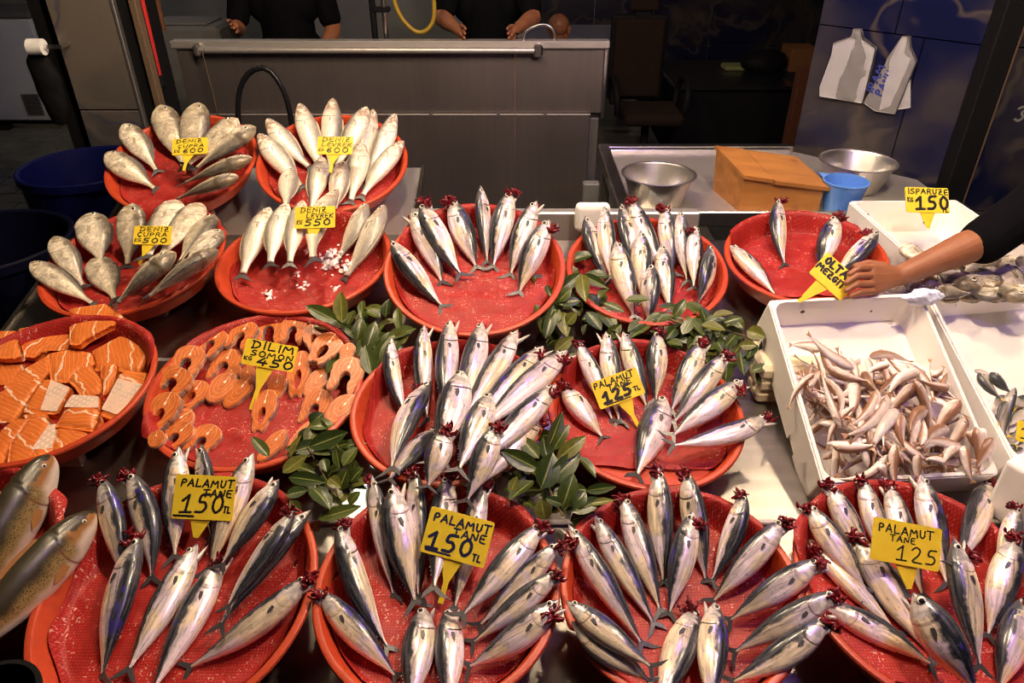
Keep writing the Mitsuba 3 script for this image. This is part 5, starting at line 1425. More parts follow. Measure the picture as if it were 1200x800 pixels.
branch('bay leaves between the salmon steaks and the heaped bonito, upper', 1.05, (440, 390),
       [(401,378,399,341,15), (395,376,358,358,14), (418,400,424,372,13), (428,412,440,376,14), (446,372,428,364,11), (436,440,428,404,16), (440,436,452,398,18), (447,430,462,392,12), (455,420,470,388,12), (452,396,488,385,12), (462,402,480,390,13), (452,372,456,350,11), (425,352,424,372,8), (466,360,470,392,9), (420,418,432,392,13)],
       [(415, 372), (436, 400), (442, 436)], 36, (40, 30), seed=3)
branch('bay leaves between the salmon steaks and the front 150 tray', .965, (375, 560),
       [(362,524,408,506,17), (338,559,382,565,13), (335,580,361,574,12), (331,554,360,533,14), (398,548,393,522,10), (402,546,419,524,14), (398,574,407,550,16), (368,527,387,533,12), (379,537,383,553,10), (411,565,426,548,14), (372,608,423,593,13), (366,572,387,597,19), (409,591,422,576,10), (366,621,375,610,10), (386,560,400,572,12), (352,600,340,586,10)],
       [(361, 524), (378, 555), (394, 582)], 32, (40, 36), seed=5)
branch('bay leaves in front of the fanned bonito tray', 1.04, (675, 360),
       [(657,340,681,320,12), (682,322,712,337,10), (682,322,687,354,14), (654,354,670,337,12), (702,350,714,337,10), (655,357,682,352,10), (628,356,637,395,14), (639,397,649,357,12), (657,365,665,395,14), (701,359,724,390,14), (707,355,732,366,9), (687,365,705,387,13), (650,412,672,394,12), (640,334,648,350,6), (664,380,676,366,12), (712,396,728,380,12), (646,380,656,362,10)],
       [(682, 322), (660, 362), (640, 402)], 34, (44, 32), seed=8)
branch('bay leaves between the whiting box and the tray with the 125 sign', 1.04, (830, 385),
       [(770,377,790,370,12), (789,372,804,350,10), (803,370,827,395,9), (822,380,850,387,12), (835,370,860,367,10), (875,387,897,395,14), (867,405,887,405,10), (840,400,850,417,10), (782,400,800,405,12), (867,412,872,440,12), (880,435,901,427,9), (858,372,872,386,10), (848,378,870,372,9), (800,392,812,372,11), (812,404,830,398,12), (862,392,850,406,11), (884,402,876,420,11), (792,384,780,398,11), (870,424,884,418,10)],
       [(782, 372), (830, 384), (880, 398), (874, 432)], 42, (50, 24), seed=12)
branch('bay sprig with long dark leaves standing between four bonito trays', .975, (645, 550),
       [(641,530,659,482,16), (632,537,608,511,15), (632,550,586,527,17), (652,539,687,511,15), (648,528,667,497,11), (634,573,648,530,25), (645,566,680,529,19), (625,563,597,586,19), (659,595,672,554,19), (670,600,707,584,15), (672,595,686,575,14), (639,609,634,584,17), (659,591,639,584,9), (686,575,722,570,10), (598,578,606,558,10), (642,540,636,512,13), (690,590,720,586,8)],
       [(660, 604), (645, 575), (642, 530)], 32, (44, 32), seed=15)
# ------------------------------------------------------------------ the shop behind
def marble_fn(dark, light, vein):
    def fn(p, n, uv):
        w = fbm(p.x * 2.2 + 3, p.y * 2.2, p.z * 2.2, 4)
        k = fbm(p.x * 1.3 + w * 2.5, p.y * 1.3, p.z * 1.5 + w, 4)
        v = 1 - smoothstep(.0, .05, dr.abs(fbm(p.x * 2.6 + w, p.z * 2.6 + p.y, w * 2, 4) - .5))
        return mix(mix(C(*dark), C(*light), smoothstep(.3, .7, k)), C(*vein), v * .55)
    return fn


mat('m_marble_grey', base_color=proc(marble_fn((.025, .028, .042), (.125, .105, .088), (.03, .034, .085))), roughness=.22, specular=.5)
mat('m_marble_blue', base_color=proc(marble_fn((.004, .006, .034), (.055, .047, .040), (.085, .07, .055))), roughness=.25, specular=.2)
mat('m_wall', base_color=(.16, .165, .17), roughness=.7)
mat('m_ceiling', base_color=(.10, .10, .10), roughness=.9)
mat('m_floor', base_color=(.10, .095, .085), roughness=.8)
mat('m_paver', base_color=proc(lambda p, n, uv: mix(C(.13, .125, .10), C(.27, .255, .21), fbm(p.x * 4, p.y * 4, 1.0))), roughness=.75)
mat('m_grout', base_color=(.035, .035, .033), roughness=.9)
mat('m_wood', base_color=proc(lambda p, n, uv: mix(mix(C(.24, .085, .018), C(.46, .20, .05), fbm(p.x * 5, p.y * 26, p.z * 26)), C(.16, .06, .02), smoothstep(.62, .8, fbm(p.x * 14, p.y * 14, p.z * 14)) * .7)), roughness=.5)
mat('m_wood_dark', base_color=(.10, .035, .015), roughness=.5)
mat('m_brown_trim', base_color=(.12, .08, .05), roughness=.4)
mat('m_freezer', base_color=(.62, .65, .76), roughness=.4)
mat('m_grey', base_color=(.12, .12, .12), roughness=.5)
mat('m_bluegrey', base_color=(.19, .20, .29), roughness=.45)
mat('m_cloth_brown', base_color=(.016, .010, .007), roughness=.9, specular=.1)
mat('m_skin', base_color=proc(lambda p, n, uv: mix(C(.235, .088, .042), C(.32, .13, .065), fbm(p.x * 26, p.y * 26, p.z * 26))), roughness=.45, specular=.4)
mat('m_shirt', base_color=(.004, .004, .005), roughness=.9, specular=.05)
mat('m_hair', base_color=(.012, .010, .008), roughness=.6)
mat('m_plastic_white', base_color=(.36, .36, .38), roughness=.22, specular=.6)
mat('m_plastic_grey', base_color=(.19, .185, .19), roughness=.3, specular=.5)
mat('m_print_blue', base_color=(.03, .04, .22), roughness=.4)
mat('m_hose', base_color=(.34, .22, .02), roughness=.45)
mat('m_green', base_color=(.14, .16, .06), roughness=.8)

struct('floor', box(-7, 5, -1.5, 9, -.06, 0, .001), 'm_grout')
for a in range(13):
    for b in range(22):
        x0, y0 = -5.05 + a * .165, 4.45 + b * .195
        if x0 > -2.2:
            continue
        off = .08 if b % 2 else 0
        m = cbox(.150, .178, .022, .006)
        m.apply_translation([x0 + off, y0, .007 + rnd.uniform(-.002, .002)])
        part('floor', 'paver', m, 'm_paver')
struct('platform', box(-2.2, 1.25, 4.12, 6.8, 0, .25, .004), 'm_floor')
struct('ceiling', box(-7, 5, 1.2, 9, 3.5, 3.56, .001), 'm_ceiling')
struct('wall_back', box(-7, 5, 8.3, 8.4, 0, 3.5, .001), 'm_wall')
struct('wall_left', box(-7.1, -7, 1.2, 8.4, 0, 3.5, .001), 'm_wall')
struct('wall_far_right', box(4.0, 4.1, 3.4, 8.4, 0, 3.5, .001), 'm_wall')
struct('wall_partition', box(-2.1, .10, 6.9, 7.0, .0, 3.5, .002), 'm_wall')
# marble slabs on the back wall at the right
for a in range(6):
    for b in range(4):
        part('wall_back', 'tile', box(.25 + a * .62, .25 + a * .62 + .612, 8.275, 8.305, b * .62 + .02, b * .62 + .632, .003), 'm_marble_blue')

# marble pillar on the left, between a dark jamb and a brown trim
struct('wall_pillar', box(-1.93, -1.662, 3.31, 3.62, 0, 3.5, .004), 'm_black')
for z0, z1 in ((0, .62), (.625, 1.245), (1.25, 1.795), (1.80, 2.6), (2.605, 3.45)):
    part('wall_pillar', 'tile', box(-1.932, -1.664, 3.29, 3.312, z0, z1, .003), 'm_marble_grey')
part('wall_pillar', 'edge_trim', box(-1.664, -1.650, 3.284, 3.316, 0, 3.5, .003), 'm_steel_dull')
struct('door_frame', box(-1.650, -1.592, 3.31, 3.55, 0, 3.5, .003), 'm_black')
part('door_frame', 'trim', box(-1.592, -1.562, 3.29, 3.34, 0, 3.5, .004), 'm_brown_trim')
part('door_frame', 'jamb', box(-2.035, -1.935, 3.33, 3.64, 0, 3.5, .003), 'm_black')

# tiled wall on the right, running towards us, and the dark post at its end
A0, A1 = np.array([1.334, 3.40, 0]), np.array([1.772, 2.915, 0])
wd = nrm(A1 - A0)
wn = np.array([wd[1], -wd[0], 0])
wn = wn if wn[1] < 0 else -wn
WL = np.linalg.norm(A1 - A0)
MW = frame(A0, wd, [0, 0, 1], wn)


def on_wall(u0, u1, z0, z1, d0, d1, c=.002):
    m = cbox(u1 - u0, z1 - z0, d1 - d0, c)
    m.apply_translation([(u0 + u1) / 2, (z0 + z1) / 2, (d0 + d1) / 2])
    return moved(m, MW)


struct('wall_right', on_wall(0, WL, 0, 3.5, -.16, -.012), 'm_black')
for u0, u1, z0, z1 in ((0, .325, 1.588, 2.25), (.329, WL, 1.588, 2.25), (0, .445, .93, 1.584), (.449, WL, .93, 1.584), (0, WL, .2, .926)):
    part('wall_right', 'tile', on_wall(u0, u1, z0, z1, -.012, 0), 'm_marble_blue')
struct('trim_post', box(1.775, 1.862, 2.84, 3.0, 0, 3.5, .004), 'm_black')
part('trim_post', 'edge', box(1.862, 1.872, 2.845, 2.90, 0, 3.5, .002), 'm_brown_trim')
struct('wall_right_side', box(1.872, 4.1, 2.90, 3.0, 0, 3.5, .002), 'm_black')
for a in range(3):
    for z0, z1 in ((.3, .93), (.935, 1.58), (1.585, 2.25)):
        part('wall_right_side', 'tile', box(1.874 + a * .62, 1.874 + a * .62 + .614, 2.885, 2.902, z0, z1, .002), 'm_marble_blue')
q = at_y(1197, 133, 2.884)
g3 = writing('3', -.02, -.028, .056, .0045)
part('wall_right_side', 'marking', moved(trimesh.creation.extrude_polygon(g3, .001, engine='earcut'), frame(q, [1, 0, 0], [0, 0, 1], [0, -1, 0])), 'm_plastic_grey')

# steel counter
ctr = thing('steel_counter', 'long stainless steel counter with a rail, behind the trays', 'counter')
cx0, cx1, cy = -1.81, .507, 4.10
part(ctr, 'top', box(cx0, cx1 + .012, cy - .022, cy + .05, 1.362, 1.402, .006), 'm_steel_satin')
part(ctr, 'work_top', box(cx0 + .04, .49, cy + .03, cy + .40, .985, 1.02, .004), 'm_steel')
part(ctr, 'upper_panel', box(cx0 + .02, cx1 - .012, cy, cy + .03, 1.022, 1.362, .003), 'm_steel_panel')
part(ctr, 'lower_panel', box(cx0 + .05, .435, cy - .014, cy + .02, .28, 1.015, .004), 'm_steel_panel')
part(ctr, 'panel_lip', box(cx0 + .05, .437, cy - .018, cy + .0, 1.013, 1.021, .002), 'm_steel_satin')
part(ctr, 'end_strip', box(cx1 - .014, cx1 + .006, cy - .012, cy + .05, 1.00, 1.362, .003), 'm_steel_bright')
part(ctr, 'cabinet', box(cx0 + .04, .49, cy + .03, cy + .38, .26, .985, .003), 'm_steel_dull')
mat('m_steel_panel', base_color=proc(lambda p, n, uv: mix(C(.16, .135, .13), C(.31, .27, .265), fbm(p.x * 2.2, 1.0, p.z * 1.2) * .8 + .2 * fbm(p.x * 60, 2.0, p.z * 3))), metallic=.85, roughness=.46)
rl, rr_ = at_y(234, 59, cy - .05), at_y(626, 59, cy - .05)
part(ctr, 'rail', tube([rl, rr_], .016, 12), 'm_steel_satin', smooth=40)
part(ctr, 'rail_bracket', box(rr_[0] - .004, rr_[0] + .045, cy - .07, cy + .004, rr_[2] - .03, rr_[2] + .03, .01), 'm_steel_bright')
part(ctr, 'rail_bracket', box(rl[0] - .03, rl[0] + .004, cy - .07, cy + .004, rl[2] - .03, rl[2] + .03, .01), 'm_steel_dull')
for x in (505, 584, 639):
    q = at_y(x, 134, cy - .014)
    part(ctr, 'screw', trimesh.creation.cylinder(.011, .012, sections=10, transform=frame(q, [1, 0, 0], [0, 0, 1], [0, -1, 0])), 'm_steel_dull')
q = at_y(645, 40, 4.4)
zc = 1.402
solo('towel_hoop', tube(spline([(at_y(614, 47, 4.115)[0], 4.115, zc), (at_y(615, 40, 4.115)[0], 4.115, zc + .035), (at_y(624, 36, 4.115)[0], 4.115, zc + .062), (at_y(641, 33, 4.115)[0], 4.115, zc + .072), (at_y(648, 37, 4.115)[0], 4.115, zc + .05), (at_y(649, 47, 4.115)[0], 4.115, zc)], 30), .008, 10), 'm_steel_bright', 'bent bright steel hoop standing on the counter', 'tap', smooth=True)
tp = thing('tap', 'tall pipe tap with black clamps standing on the counter', 'tap')
for x, rr2, mm in ((440, .017, 'm_black'), (453, .014, 'm_steel_bright')):
    b = at_y(x, 47, 4.25)
    part(tp, 'pipe', tube([(b[0], 4.25, 1.02), (b[0], 4.25, 2.2)], rr2, 10), mm, smooth=40)
b0, b1 = at_y(437, 10, 4.25), at_y(457, 10, 4.25)
part(tp, 'clamp', box(b0[0], b1[0], 4.225, 4.275, 1.52, 1.545, .006), 'm_black')
solo('water_hose', tube(spline([at_y(459, -14, 4.3), at_y(466, 12, 4.3), at_y(478, 30, 4.3), at_y(492, 38, 4.3), at_y(505, 30, 4.3), at_y(509, 10, 4.3), at_y(506, -14, 4.3), at_y(500, -60, 4.3)], 40), .012, 8), 'm_hose', 'yellow hose hanging in a loop beside the tall tap', 'hose', smooth=True)
solo('cable', tube(spline([np.r_[at_y(282, 190, 3.55)[:2], .02], at_y(281, 170, 3.55), at_y(280, 150, 3.55), at_y(279, 120, 3.55), at_y(285, 95, 3.55), at_y(297, 82, 3.55), at_y(311, 80, 3.55), at_y(326, 95, 3.55), at_y(337, 120, 3.55), at_y(342, 150, 3.55), at_y(343, 170, 3.55), np.r_[at_y(343, 195, 3.55)[:2], .02]], 70), .013, 8), 'm_black_gloss', 'thick black hose bent in an arch before the steel counter', 'hose', smooth=True)
solo('cord', tube(spline([at_y(237, 60, 4.0), at_y(243, 85, 4.0), at_y(252, 120, 4.0), at_y(259, 165, 4.0), at_y(262, 200, 4.0)], 30), .004, 6), 'm_brown_trim', 'thin brown cord hanging from the left end of the counter rail', 'cord', smooth=True)
solo('grey_crate', cat(box(at_y(172, 40, 4.9)[0], at_y(256, 40, 4.9)[0], 4.9, 5.3, .25, at_y(200, 32, 4.9)[2], .02), box(at_y(176, 40, 4.95)[0], at_y(244, 40, 4.95)[0], 4.95, 5.25, at_y(200, 32, 4.9)[2], at_y(200, 27, 4.95)[2], .02)), 'm_grey', 'grey chest behind the left end of the counter', 'chest')
ml = thing('mop', 'red handled mop leaning beside the brown door trim', 'mop')
part(ml, 'handle', tube([at_y(164, -6, 3.42), at_y(186, 88, 3.42)], .013, 10), 'm_red', smooth=40)
part(ml, 'grip', tube([at_y(186, 88, 3.42), at_y(190, 100, 3.42)], .018, 10), 'm_black', smooth=40)
solo('rod', tube([at_y(183, -4, 3.8), at_y(192, 36, 3.8)], .012, 8), 'm_wood_dark', 'dark rod hanging behind the red mop handle', 'rod')
q = at_y(692, 230, 3.0)
solo('grey_bracket', box(q[0] - .035, q[0] + .035, 2.98, 3.03, .0, at_y(692, 214, 3.0)[2], .004), 'm_grey', 'grey upright panel left of the sink table', 'panel')

# sink table on the right with what stands on it
st_ = thing('sink_table', 'low steel sink table behind the right hand trays', 'table')
sx0, sx1, sy0, sy1, sz = .40, 1.30, 2.515, 3.35, 1.08
part(st_, 'basin', slab(sg.Polygon([(sx0 + .02, sy0 + .01), (1.70, sy0 + .01), (1.70, 2.94), (1.29, 3.33), (sx0 + .02, 3.33)]), .012).apply_translation([0, 0, sz - .04]), 'm_steel_satin')
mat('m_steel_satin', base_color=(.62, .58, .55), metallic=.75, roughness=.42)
for a in ((sx0, sx0 + .05, sy0, sy1), (sx0, 1.30, sy1 - .05, sy1), (sx0, 1.70, sy0, sy0 + .018)):
    part(st_, 'rim', box(a[0], a[1], a[2], a[3], sz - .06, sz, .005), 'm_steel_bright' if a[3] - a[2] < .03 else 'm_steel')
part(st_, 'back_lip', box(sx0 + .05, 1.28, sy1 - .075, sy1 - .05, sz - .03, sz - .006, .004), 'm_steel_bright')
for x, y in ((.44, 2.56), (.44, 3.30), (1.66, 2.56)):
    part(st_, 'leg', box(x - .02, x + .02, y - .02, y + .02, 0, sz - .05, .003), 'm_steel_dull')
BZ = sz - .028


def bowl(label, cx, cy_, rim, base, h, sect=56):
    key = thing('steel_bowl', label, 'bowl')
    prof = [(0, 0), (base - .01, 0), (base, .004), (rim - .006, h - .006), (rim - .002, h - .004), (rim + .005, h - .003), (rim + .006, h), (rim, h + .002), (rim - .006, h), (rim - .010, h - .006), (base - .004, .010), (0, .008)]
    part(key, 'body', lathe(prof, sect).apply_translation([cx, cy_, BZ]), 'm_aluminium', smooth=30)
    return key


bowl('dented steel bowl behind the third row, left of the wooden box', .555, 2.66, .136, .094, .125)
bowl('wide steel bowl behind the light blue jug', 1.385, 2.84, .145, .10, .115)
jug = thing('plastic_jug', 'light blue plastic jug between the wooden box and the foam box', 'jug')
part(jug, 'body', lathe([(0, 0), (.058, 0), (.060, .003), (.079, .108), (.083, .112), (.083, .117), (.078, .118), (.0755, .110), (.057, .006), (0, .005)], 44).apply_translation([1.245, 2.605, BZ]), 'm_cup', smooth=30)
part(jug, 'spout', moved(trimesh.convex.convex_hull(np.array([(-.074, .03, .118), (-.074, -.03, .118), (-.108, 0, .124), (-.077, 0, .075), (-.070, .02, .10), (-.07, -.02, .10)])), frame([1.245, 2.605, BZ], [.75, -.66, 0], [.66, .75, 0], [0, 0, 1])), 'm_cup')
wb = thing('wooden_box', 'orange brown wooden box with a cracked sloping lid', 'box')
pts = np.array([(.858, 2.59, BZ), (1.156, 2.58, BZ), (.815, 2.82, BZ), (1.115, 2.82, BZ), (.858, 2.59, 1.180), (1.156, 2.58, 1.140), (.805, 2.82, 1.214), (1.115, 2.82, 1.172)])
part(wb, 'body', trimesh.convex.convex_hull(pts), 'm_wood')


def lid(p):
    v = []
    for x, y, z in p:
        v += [(x, y, z), (x, y, z + .014)]
    return trimesh.convex.convex_hull(np.array(v))


part(wb, 'lid_board', lid([(.853, 2.582, 1.1815), (.965, 2.578, 1.1665), (.80, 2.83, 1.2165), (.915, 2.83, 1.2035)]), 'm_wood')
part(wb, 'lid_board', lid([(.970, 2.574, 1.163), (1.182, 2.570, 1.1385), (.920, 2.83, 1.2005), (1.13, 2.83, 1.1725)]), 'm_wood')
solo('foam_scrap', rbox(.12, .05, .10, .018).apply_translation(at_y(694, 254, 2.36) + np.array([0, 0, .0])), 'm_foam', 'white rounded foam scrap left of the steel bowl', 'foam', smooth=40)
part(stand, 'back_rail', box(-.36, .66, 2.385, 2.43, 1.0, 1.13, .006), 'm_steel_satin')

# bags on the tiled wall
def wall_pt(x, y):
    P = on_plane(x, y, A0 + wn * .02, wn)
    d = P - A0
    return (d @ wd, d[2])


def wall_sheet(key, name, pts, th, m, seed, d0=.001, amp=.008):
    poly = sg.Polygon([wall_pt(940 + x / 6.153, 20 + y / 6.153) for x, y in pts]).buffer(0)
    s = grid_top(poly, th, amp, seed, .010)
    s.apply_transform(frame(A0 + wn * d0, wd, [0, 0, 1], wn))
    part(key, name, s, m, smooth=True)


b1 = thing('plastic_bag', 'clear whitish bundle of plastic bags hanging left on the tiled wall', 'bag')
wall_sheet(b1, 'bundle', [(365, 85), (420, 85), (430, 150), (530, 225), (430, 625), (125, 575), (125, 500), (215, 250), (220, 185), (350, 140)], .022, 'm_plastic_grey', 1, amp=.010)
wall_sheet(b1, 'front_fold', [(350, 150), (395, 160), (350, 300), (270, 460), (250, 590), (128, 572), (128, 505), (212, 280), (225, 200)], .014, 'm_plastic_white', 2, .014, amp=.016)
wall_sheet(b1, 'right_fold', [(425, 155), (528, 228), (432, 622), (375, 612), (460, 300)], .012, 'm_plastic_white', 3, .013, amp=.010)
b2 = thing('plastic_bag', 'white plastic bags with blue print hanging right on the tiled wall', 'bag')
wall_sheet(b2, 'back_sheet', [(770, 455), (770, 660), (680, 672), (640, 620), (700, 480)], .006, 'm_plastic_white', 4)
wall_sheet(b2, 'bundle', [(722, 132), (772, 135), (778, 220), (822, 320), (665, 702), (520, 680), (440, 620), (600, 330), (612, 295)], .020, 'm_plastic_grey', 5, .004, amp=.008)
wall_sheet(b2, 'front_fold', [(725, 140), (765, 145), (740, 260), (790, 300), (640, 640), (560, 670), (610, 420), (640, 300)], .010, 'm_plastic_white', 6, .018, amp=.010)
tx = unary = None
from shapely.ops import unary_union
tx = unary_union([writing('IPAM', 0, 0, .030, .0032, .11), writing('PANU', .004, -.042, .030, .0034, .10, wob=2)])
o = wall_pt(940 + 505 / 6.153, 20 + 545 / 6.153)
ang = math.atan2(*(np.array(wall_pt(940 + 600 / 6.153, 20 + 370 / 6.153)) - np.array(o))[::-1])
tx = sa.translate(sa.rotate(tx, ang, origin=(0, 0), use_radians=True), *o)
part(b2, 'print', moved(cat(*[trimesh.creation.extrude_polygon(g, .002, engine='earcut') for g in getattr(tx, 'geoms', [tx])]), frame(A0 + wn * .0235, wd, [0, 0, 1], wn)), 'm_print_blue')

# far right: office chair, desk, blue grey table
ch = thing('office_chair', 'dark brown office chair with headrest beside the counter', 'chair')
X, Y, Z = at_y(747, 68, 5.55)[0], 5.30, .25
part(ch, 'backrest', rbox(.36, .06, .54, .04).apply_translation([X, Y + .25, 1.03]), 'm_cloth_brown', smooth=40)
part(ch, 'backrest_frame', rbox(.405, .045, .59, .04).apply_translation([X, Y + .285, 1.03]), 'm_black', smooth=40)
part(ch, 'headrest', rbox(.21, .06, .17, .035).apply_translation([X + .02, Y + .26, 1.43]), 'm_cloth_brown', smooth=40)
part(ch, 'headrest_post', box(X - .04, X + .08, Y + .26, Y + .30, 1.29, 1.36, .01), 'm_black')
part(ch, 'seat', rbox(.42, .42, .09, .04).apply_translation([X + .08, Y - .02, Z + .46]), 'm_cloth_brown', smooth=40)
for s in (-1, 1):
    part(ch, 'armrest', tube(spline([(X + .06 + s * .23, Y + .16, Z + .48), (X + .06 + s * .25, Y + .14, Z + .66), (X + .06 + s * .25, Y - .12, Z + .66), (X + .06 + s * .23, Y - .14, Z + .48)], 16), .022, 8), 'm_black', smooth=True)
part(ch, 'column', tube([(X + .06, Y, Z + .08), (X + .06, Y, Z + .43)], .028, 10), 'm_black', smooth=40)
for k in range(5):
    a = k * 2 * math.pi / 5 + .3
    part(ch, 'foot', tube([(X + .06, Y, Z + .09), (X + .06 + .26 * math.cos(a), Y + .26 * math.sin(a), Z + .03)], [.024, .018], 8), 'm_black', smooth=40)
dk = thing('desk', 'dark desk in the shadow beside the office chair', 'desk')
d0, d1 = at_y(795, 96, 5.7), at_y(936, 100, 5.7)
dz = .80
part(dk, 'top', box(d0[0] - .02, d1[0], 5.7, 6.7, dz - .03, dz, .004), 'm_black_gloss')
part(dk, 'front_panel', box(d0[0], d1[0] - .02, 5.74, 5.77, 0, dz - .03, .003), 'm_black')
part(dk, 'side_panel', box(d0[0] + .01, d0[0] + .04, 5.77, 6.66, 0, dz - .03, .003), 'm_black')
part(dk, 'side_panel', box(d1[0] - .05, d1[0] - .02, 5.77, 6.66, 0, dz - .03, .003), 'm_black')
q = at_z(862, 81, dz)
solo('folded_cloth', rbox(.22, .16, .04, .015).apply_translation(q + np.array([0, 0, .02])), 'm_green', 'folded pale green cloth on the dark desk', 'cloth', smooth=40)
q = at_z(893, 84, dz)
solo('black_bag', crumple(trimesh.creation.icosphere(subdivisions=3, radius=1).apply_scale([.20, .14, .09]).apply_translation(q + np.array([0, 0, .08])), .5, 9, 2), 'm_black', 'black bag lying on the dark desk', 'bag', smooth=True)
q = at_z(921, 83, dz)
solo('paper', rbox(.10, .14, .03, .006).apply_translation(q + np.array([0, .05, .016])), 'm_plastic_grey', 'small pale papers at the right of the dark desk', 'paper', smooth=40)
q = at_y(938, 76, 6.25)
solo('cardboard_box', box(q[0] - .11, q[0] + .11, 6.2, 6.45, dz, dz + .18, .004), 'm_wood_brown', 'brown box on the right end of the dark desk', 'box')
mat('m_wood_brown', base_color=(.20, .085, .025), roughness=.7)
q = at_y(935, 120, 4.6)
struct('trim_1', box(q[0] - .03, q[0] + .03, 4.58, 4.66, 0, 1.16, .003), 'm_wood_dark')
tb = thing('low_table', 'blue grey table at the back between counter and office chair', 'table')
q0, q1 = at_z(616, 36, .95), at_z(744, 36, .95)
part(tb, 'top', box(q0[0] - .1, q1[0] + .05, q0[1] - .45, q0[1] + .35, .91, .95, .006), 'm_bluegrey')
part(tb, 'base', box(q0[0] - .05, q1[0], q0[1] - .40, q0[1] + .30, 0, .91, .004), 'm_grey')

# left background: freezer, towel roll, black bag, barrels
fz = thing('chest_freezer', 'pale blue grey chest freezer in the far left background', 'freezer')
fx = at_y(52, 80, 7.3)[0]
part(fz, 'body', rbox(1.1, .62, .94, .02).apply_translation([fx - .55, 7.63, .57]), 'm_freezer', smooth=40)
part(fz, 'lid', rbox(1.12, .64, .05, .015).apply_translation([fx - .55, 7.63, 1.07]), 'm_grey', smooth=40)
g0, g1 = at_y(25, 110, 7.31), at_y(56, 135, 7.31)
for k in range(9):
    z = g1[2] + (g0[2] - g1[2]) * (k + .5) / 9
    part(fz, 'grille_slat', box(g0[0], g1[0] - .03, 7.295, 7.318, z - .008, z + .008, .001), 'm_grey')
for x in (fx - 1.0, fx - .1):
    part(fz, 'foot', box(x - .03, x + .03, 7.5, 7.7, .0, .10, .003), 'm_black')
rt = thing('hand_towel_roll', 'white roll end on a steel bar beside the marble pillar', 'roll')
q = at_y(43, 55, 3.22)
part(rt, 'roll', trimesh.creation.cylinder(.033, .06, sections=28, transform=frame(q, [0, 1, 0], [0, 0, 1], [1, 0, 0])), 'm_white', smooth=40)
part(rt, 'bar', tube([q + [-.02, 0, 0], q + [.10, 0, 0], q + [.10, .14, 0]], .009, 8), 'm_steel_bright')
bb = thing('black_bag', 'limp black bag hanging below the white roll', 'bag')
q = at_y(57, 100, 3.25)
part(bb, 'body', crumple(trimesh.creation.icosphere(subdivisions=4, radius=1).apply_scale([.055, .035, .16]).apply_translation(q), .7, 9, 4), 'm_black', smooth=True)
h0 = at_y(53, 60, 3.25)
part(bb, 'handle', tube(spline([q + [-.02, 0, .12], h0 + [-.005, 0, .02], h0 + [.015, 0, .0], q + [.03, 0, .12]], 16), .006, 6), 'm_black', smooth=True)


def barrel(label, x, y, r, h, m, base=.86):
    key = thing('barrel', label, 'barrel')
    prof = [(0, 0), (r * base, 0), (r * (base + .02), .02), (r * .985, h - .05), (r * 1.0, h - .045), (r * 1.03, h - .035), (r * 1.03, h - .005), (r * 1.0, h), (r * .955, h - .006), (r * .94, h - .05), (r * (base - .02), .04), (0, .035)]
    part(key, 'body', lathe(prof, 64).apply_translation([x, y, 0]), m, smooth=35)
    return key


barrel('dark blue open barrel beside the marble pillar', -1.80, 2.995, .262, 1.10, 'm_blue_tub')
k = barrel('navy open barrel at the left edge beside the stand', -1.875, 2.36, .285, 1.04, 'm_navy_tub')
pot = at_z(-6, 812, 1.15)
kk = thing('dark_pot', 'dark round pot cut off by the lower left corner', 'pot')
part(kk, 'body', lathe([(0, 0), (.045, 0), (.052, .01), (.058, .11), (.063, .115), (.063, .122), (.056, .122), (.048, .015), (0, .01)], 48).apply_translation([pot[0], pot[1] - .012, 1.03]), 'm_black', smooth=35)
part(kk, 'stand', tube([(pot[0], pot[1] - .012, 0), (pot[0], pot[1] - .012, 1.032)], .02, 12), 'm_black')


# ------------------------------------------------------------------ people
def limb(a, ra, b, rb):
    s = lambda p, r: m3.Manifold.sphere(r, 20).translate(list(map(float, p)))
    return m3.Manifold.batch_hull([s(a, ra), s(b, rb)])


def smooth_body(parts, edge, it=12):
    m = m3.Manifold.batch_boolean(parts, m3.OpType.Add).refine_to_length(edge)
    t = man(m)
    t.merge_vertices()
    trimesh.smoothing.filter_taubin(t, lamb=.5, nu=.53, iterations=it)
    return t


def V3(*a):
    return np.array(a, float)


def head_parts(c, fwd, up=(0, 0, 1), s=1.0):
    """A head round c: skull, jaw, nose, ears; returns parts, and eyes / mouth positions."""
    f, u = nrm(fwd), nrm(up)
    r = np.cross(f, u)
    P = lambda a, b, d: c + (r * a + f * b + u * d) * s
    ps = [limb(P(0, -.015, .035), .082 * s, P(0, .02, .03), .078 * s), limb(P(0, .03, -.03), .062 * s, P(0, .055, -.085), .032 * s), limb(P(-.03, .03, -.05), .045 * s, P(.03, .03, -.05), .045 * s),
          limb(P(0, .092, .02), .010 * s, P(0, .112, -.022), .014 * s), limb(P(-.018, .098, -.026), .009 * s, P(.018, .098, -.026), .009 * s),
          limb(P(-.028, .072, .032), .016 * s, P(.028, .072, .032), .016 * s), limb(P(-.018, .086, -.060), .010 * s, P(.018, .086, -.060), .010 * s)]
    for k in (-1, 1):
        ps.append(limb(P(k * .082, -.005, .012), .018 * s, P(k * .080, 0, -.022), .012 * s))
    return ps, P


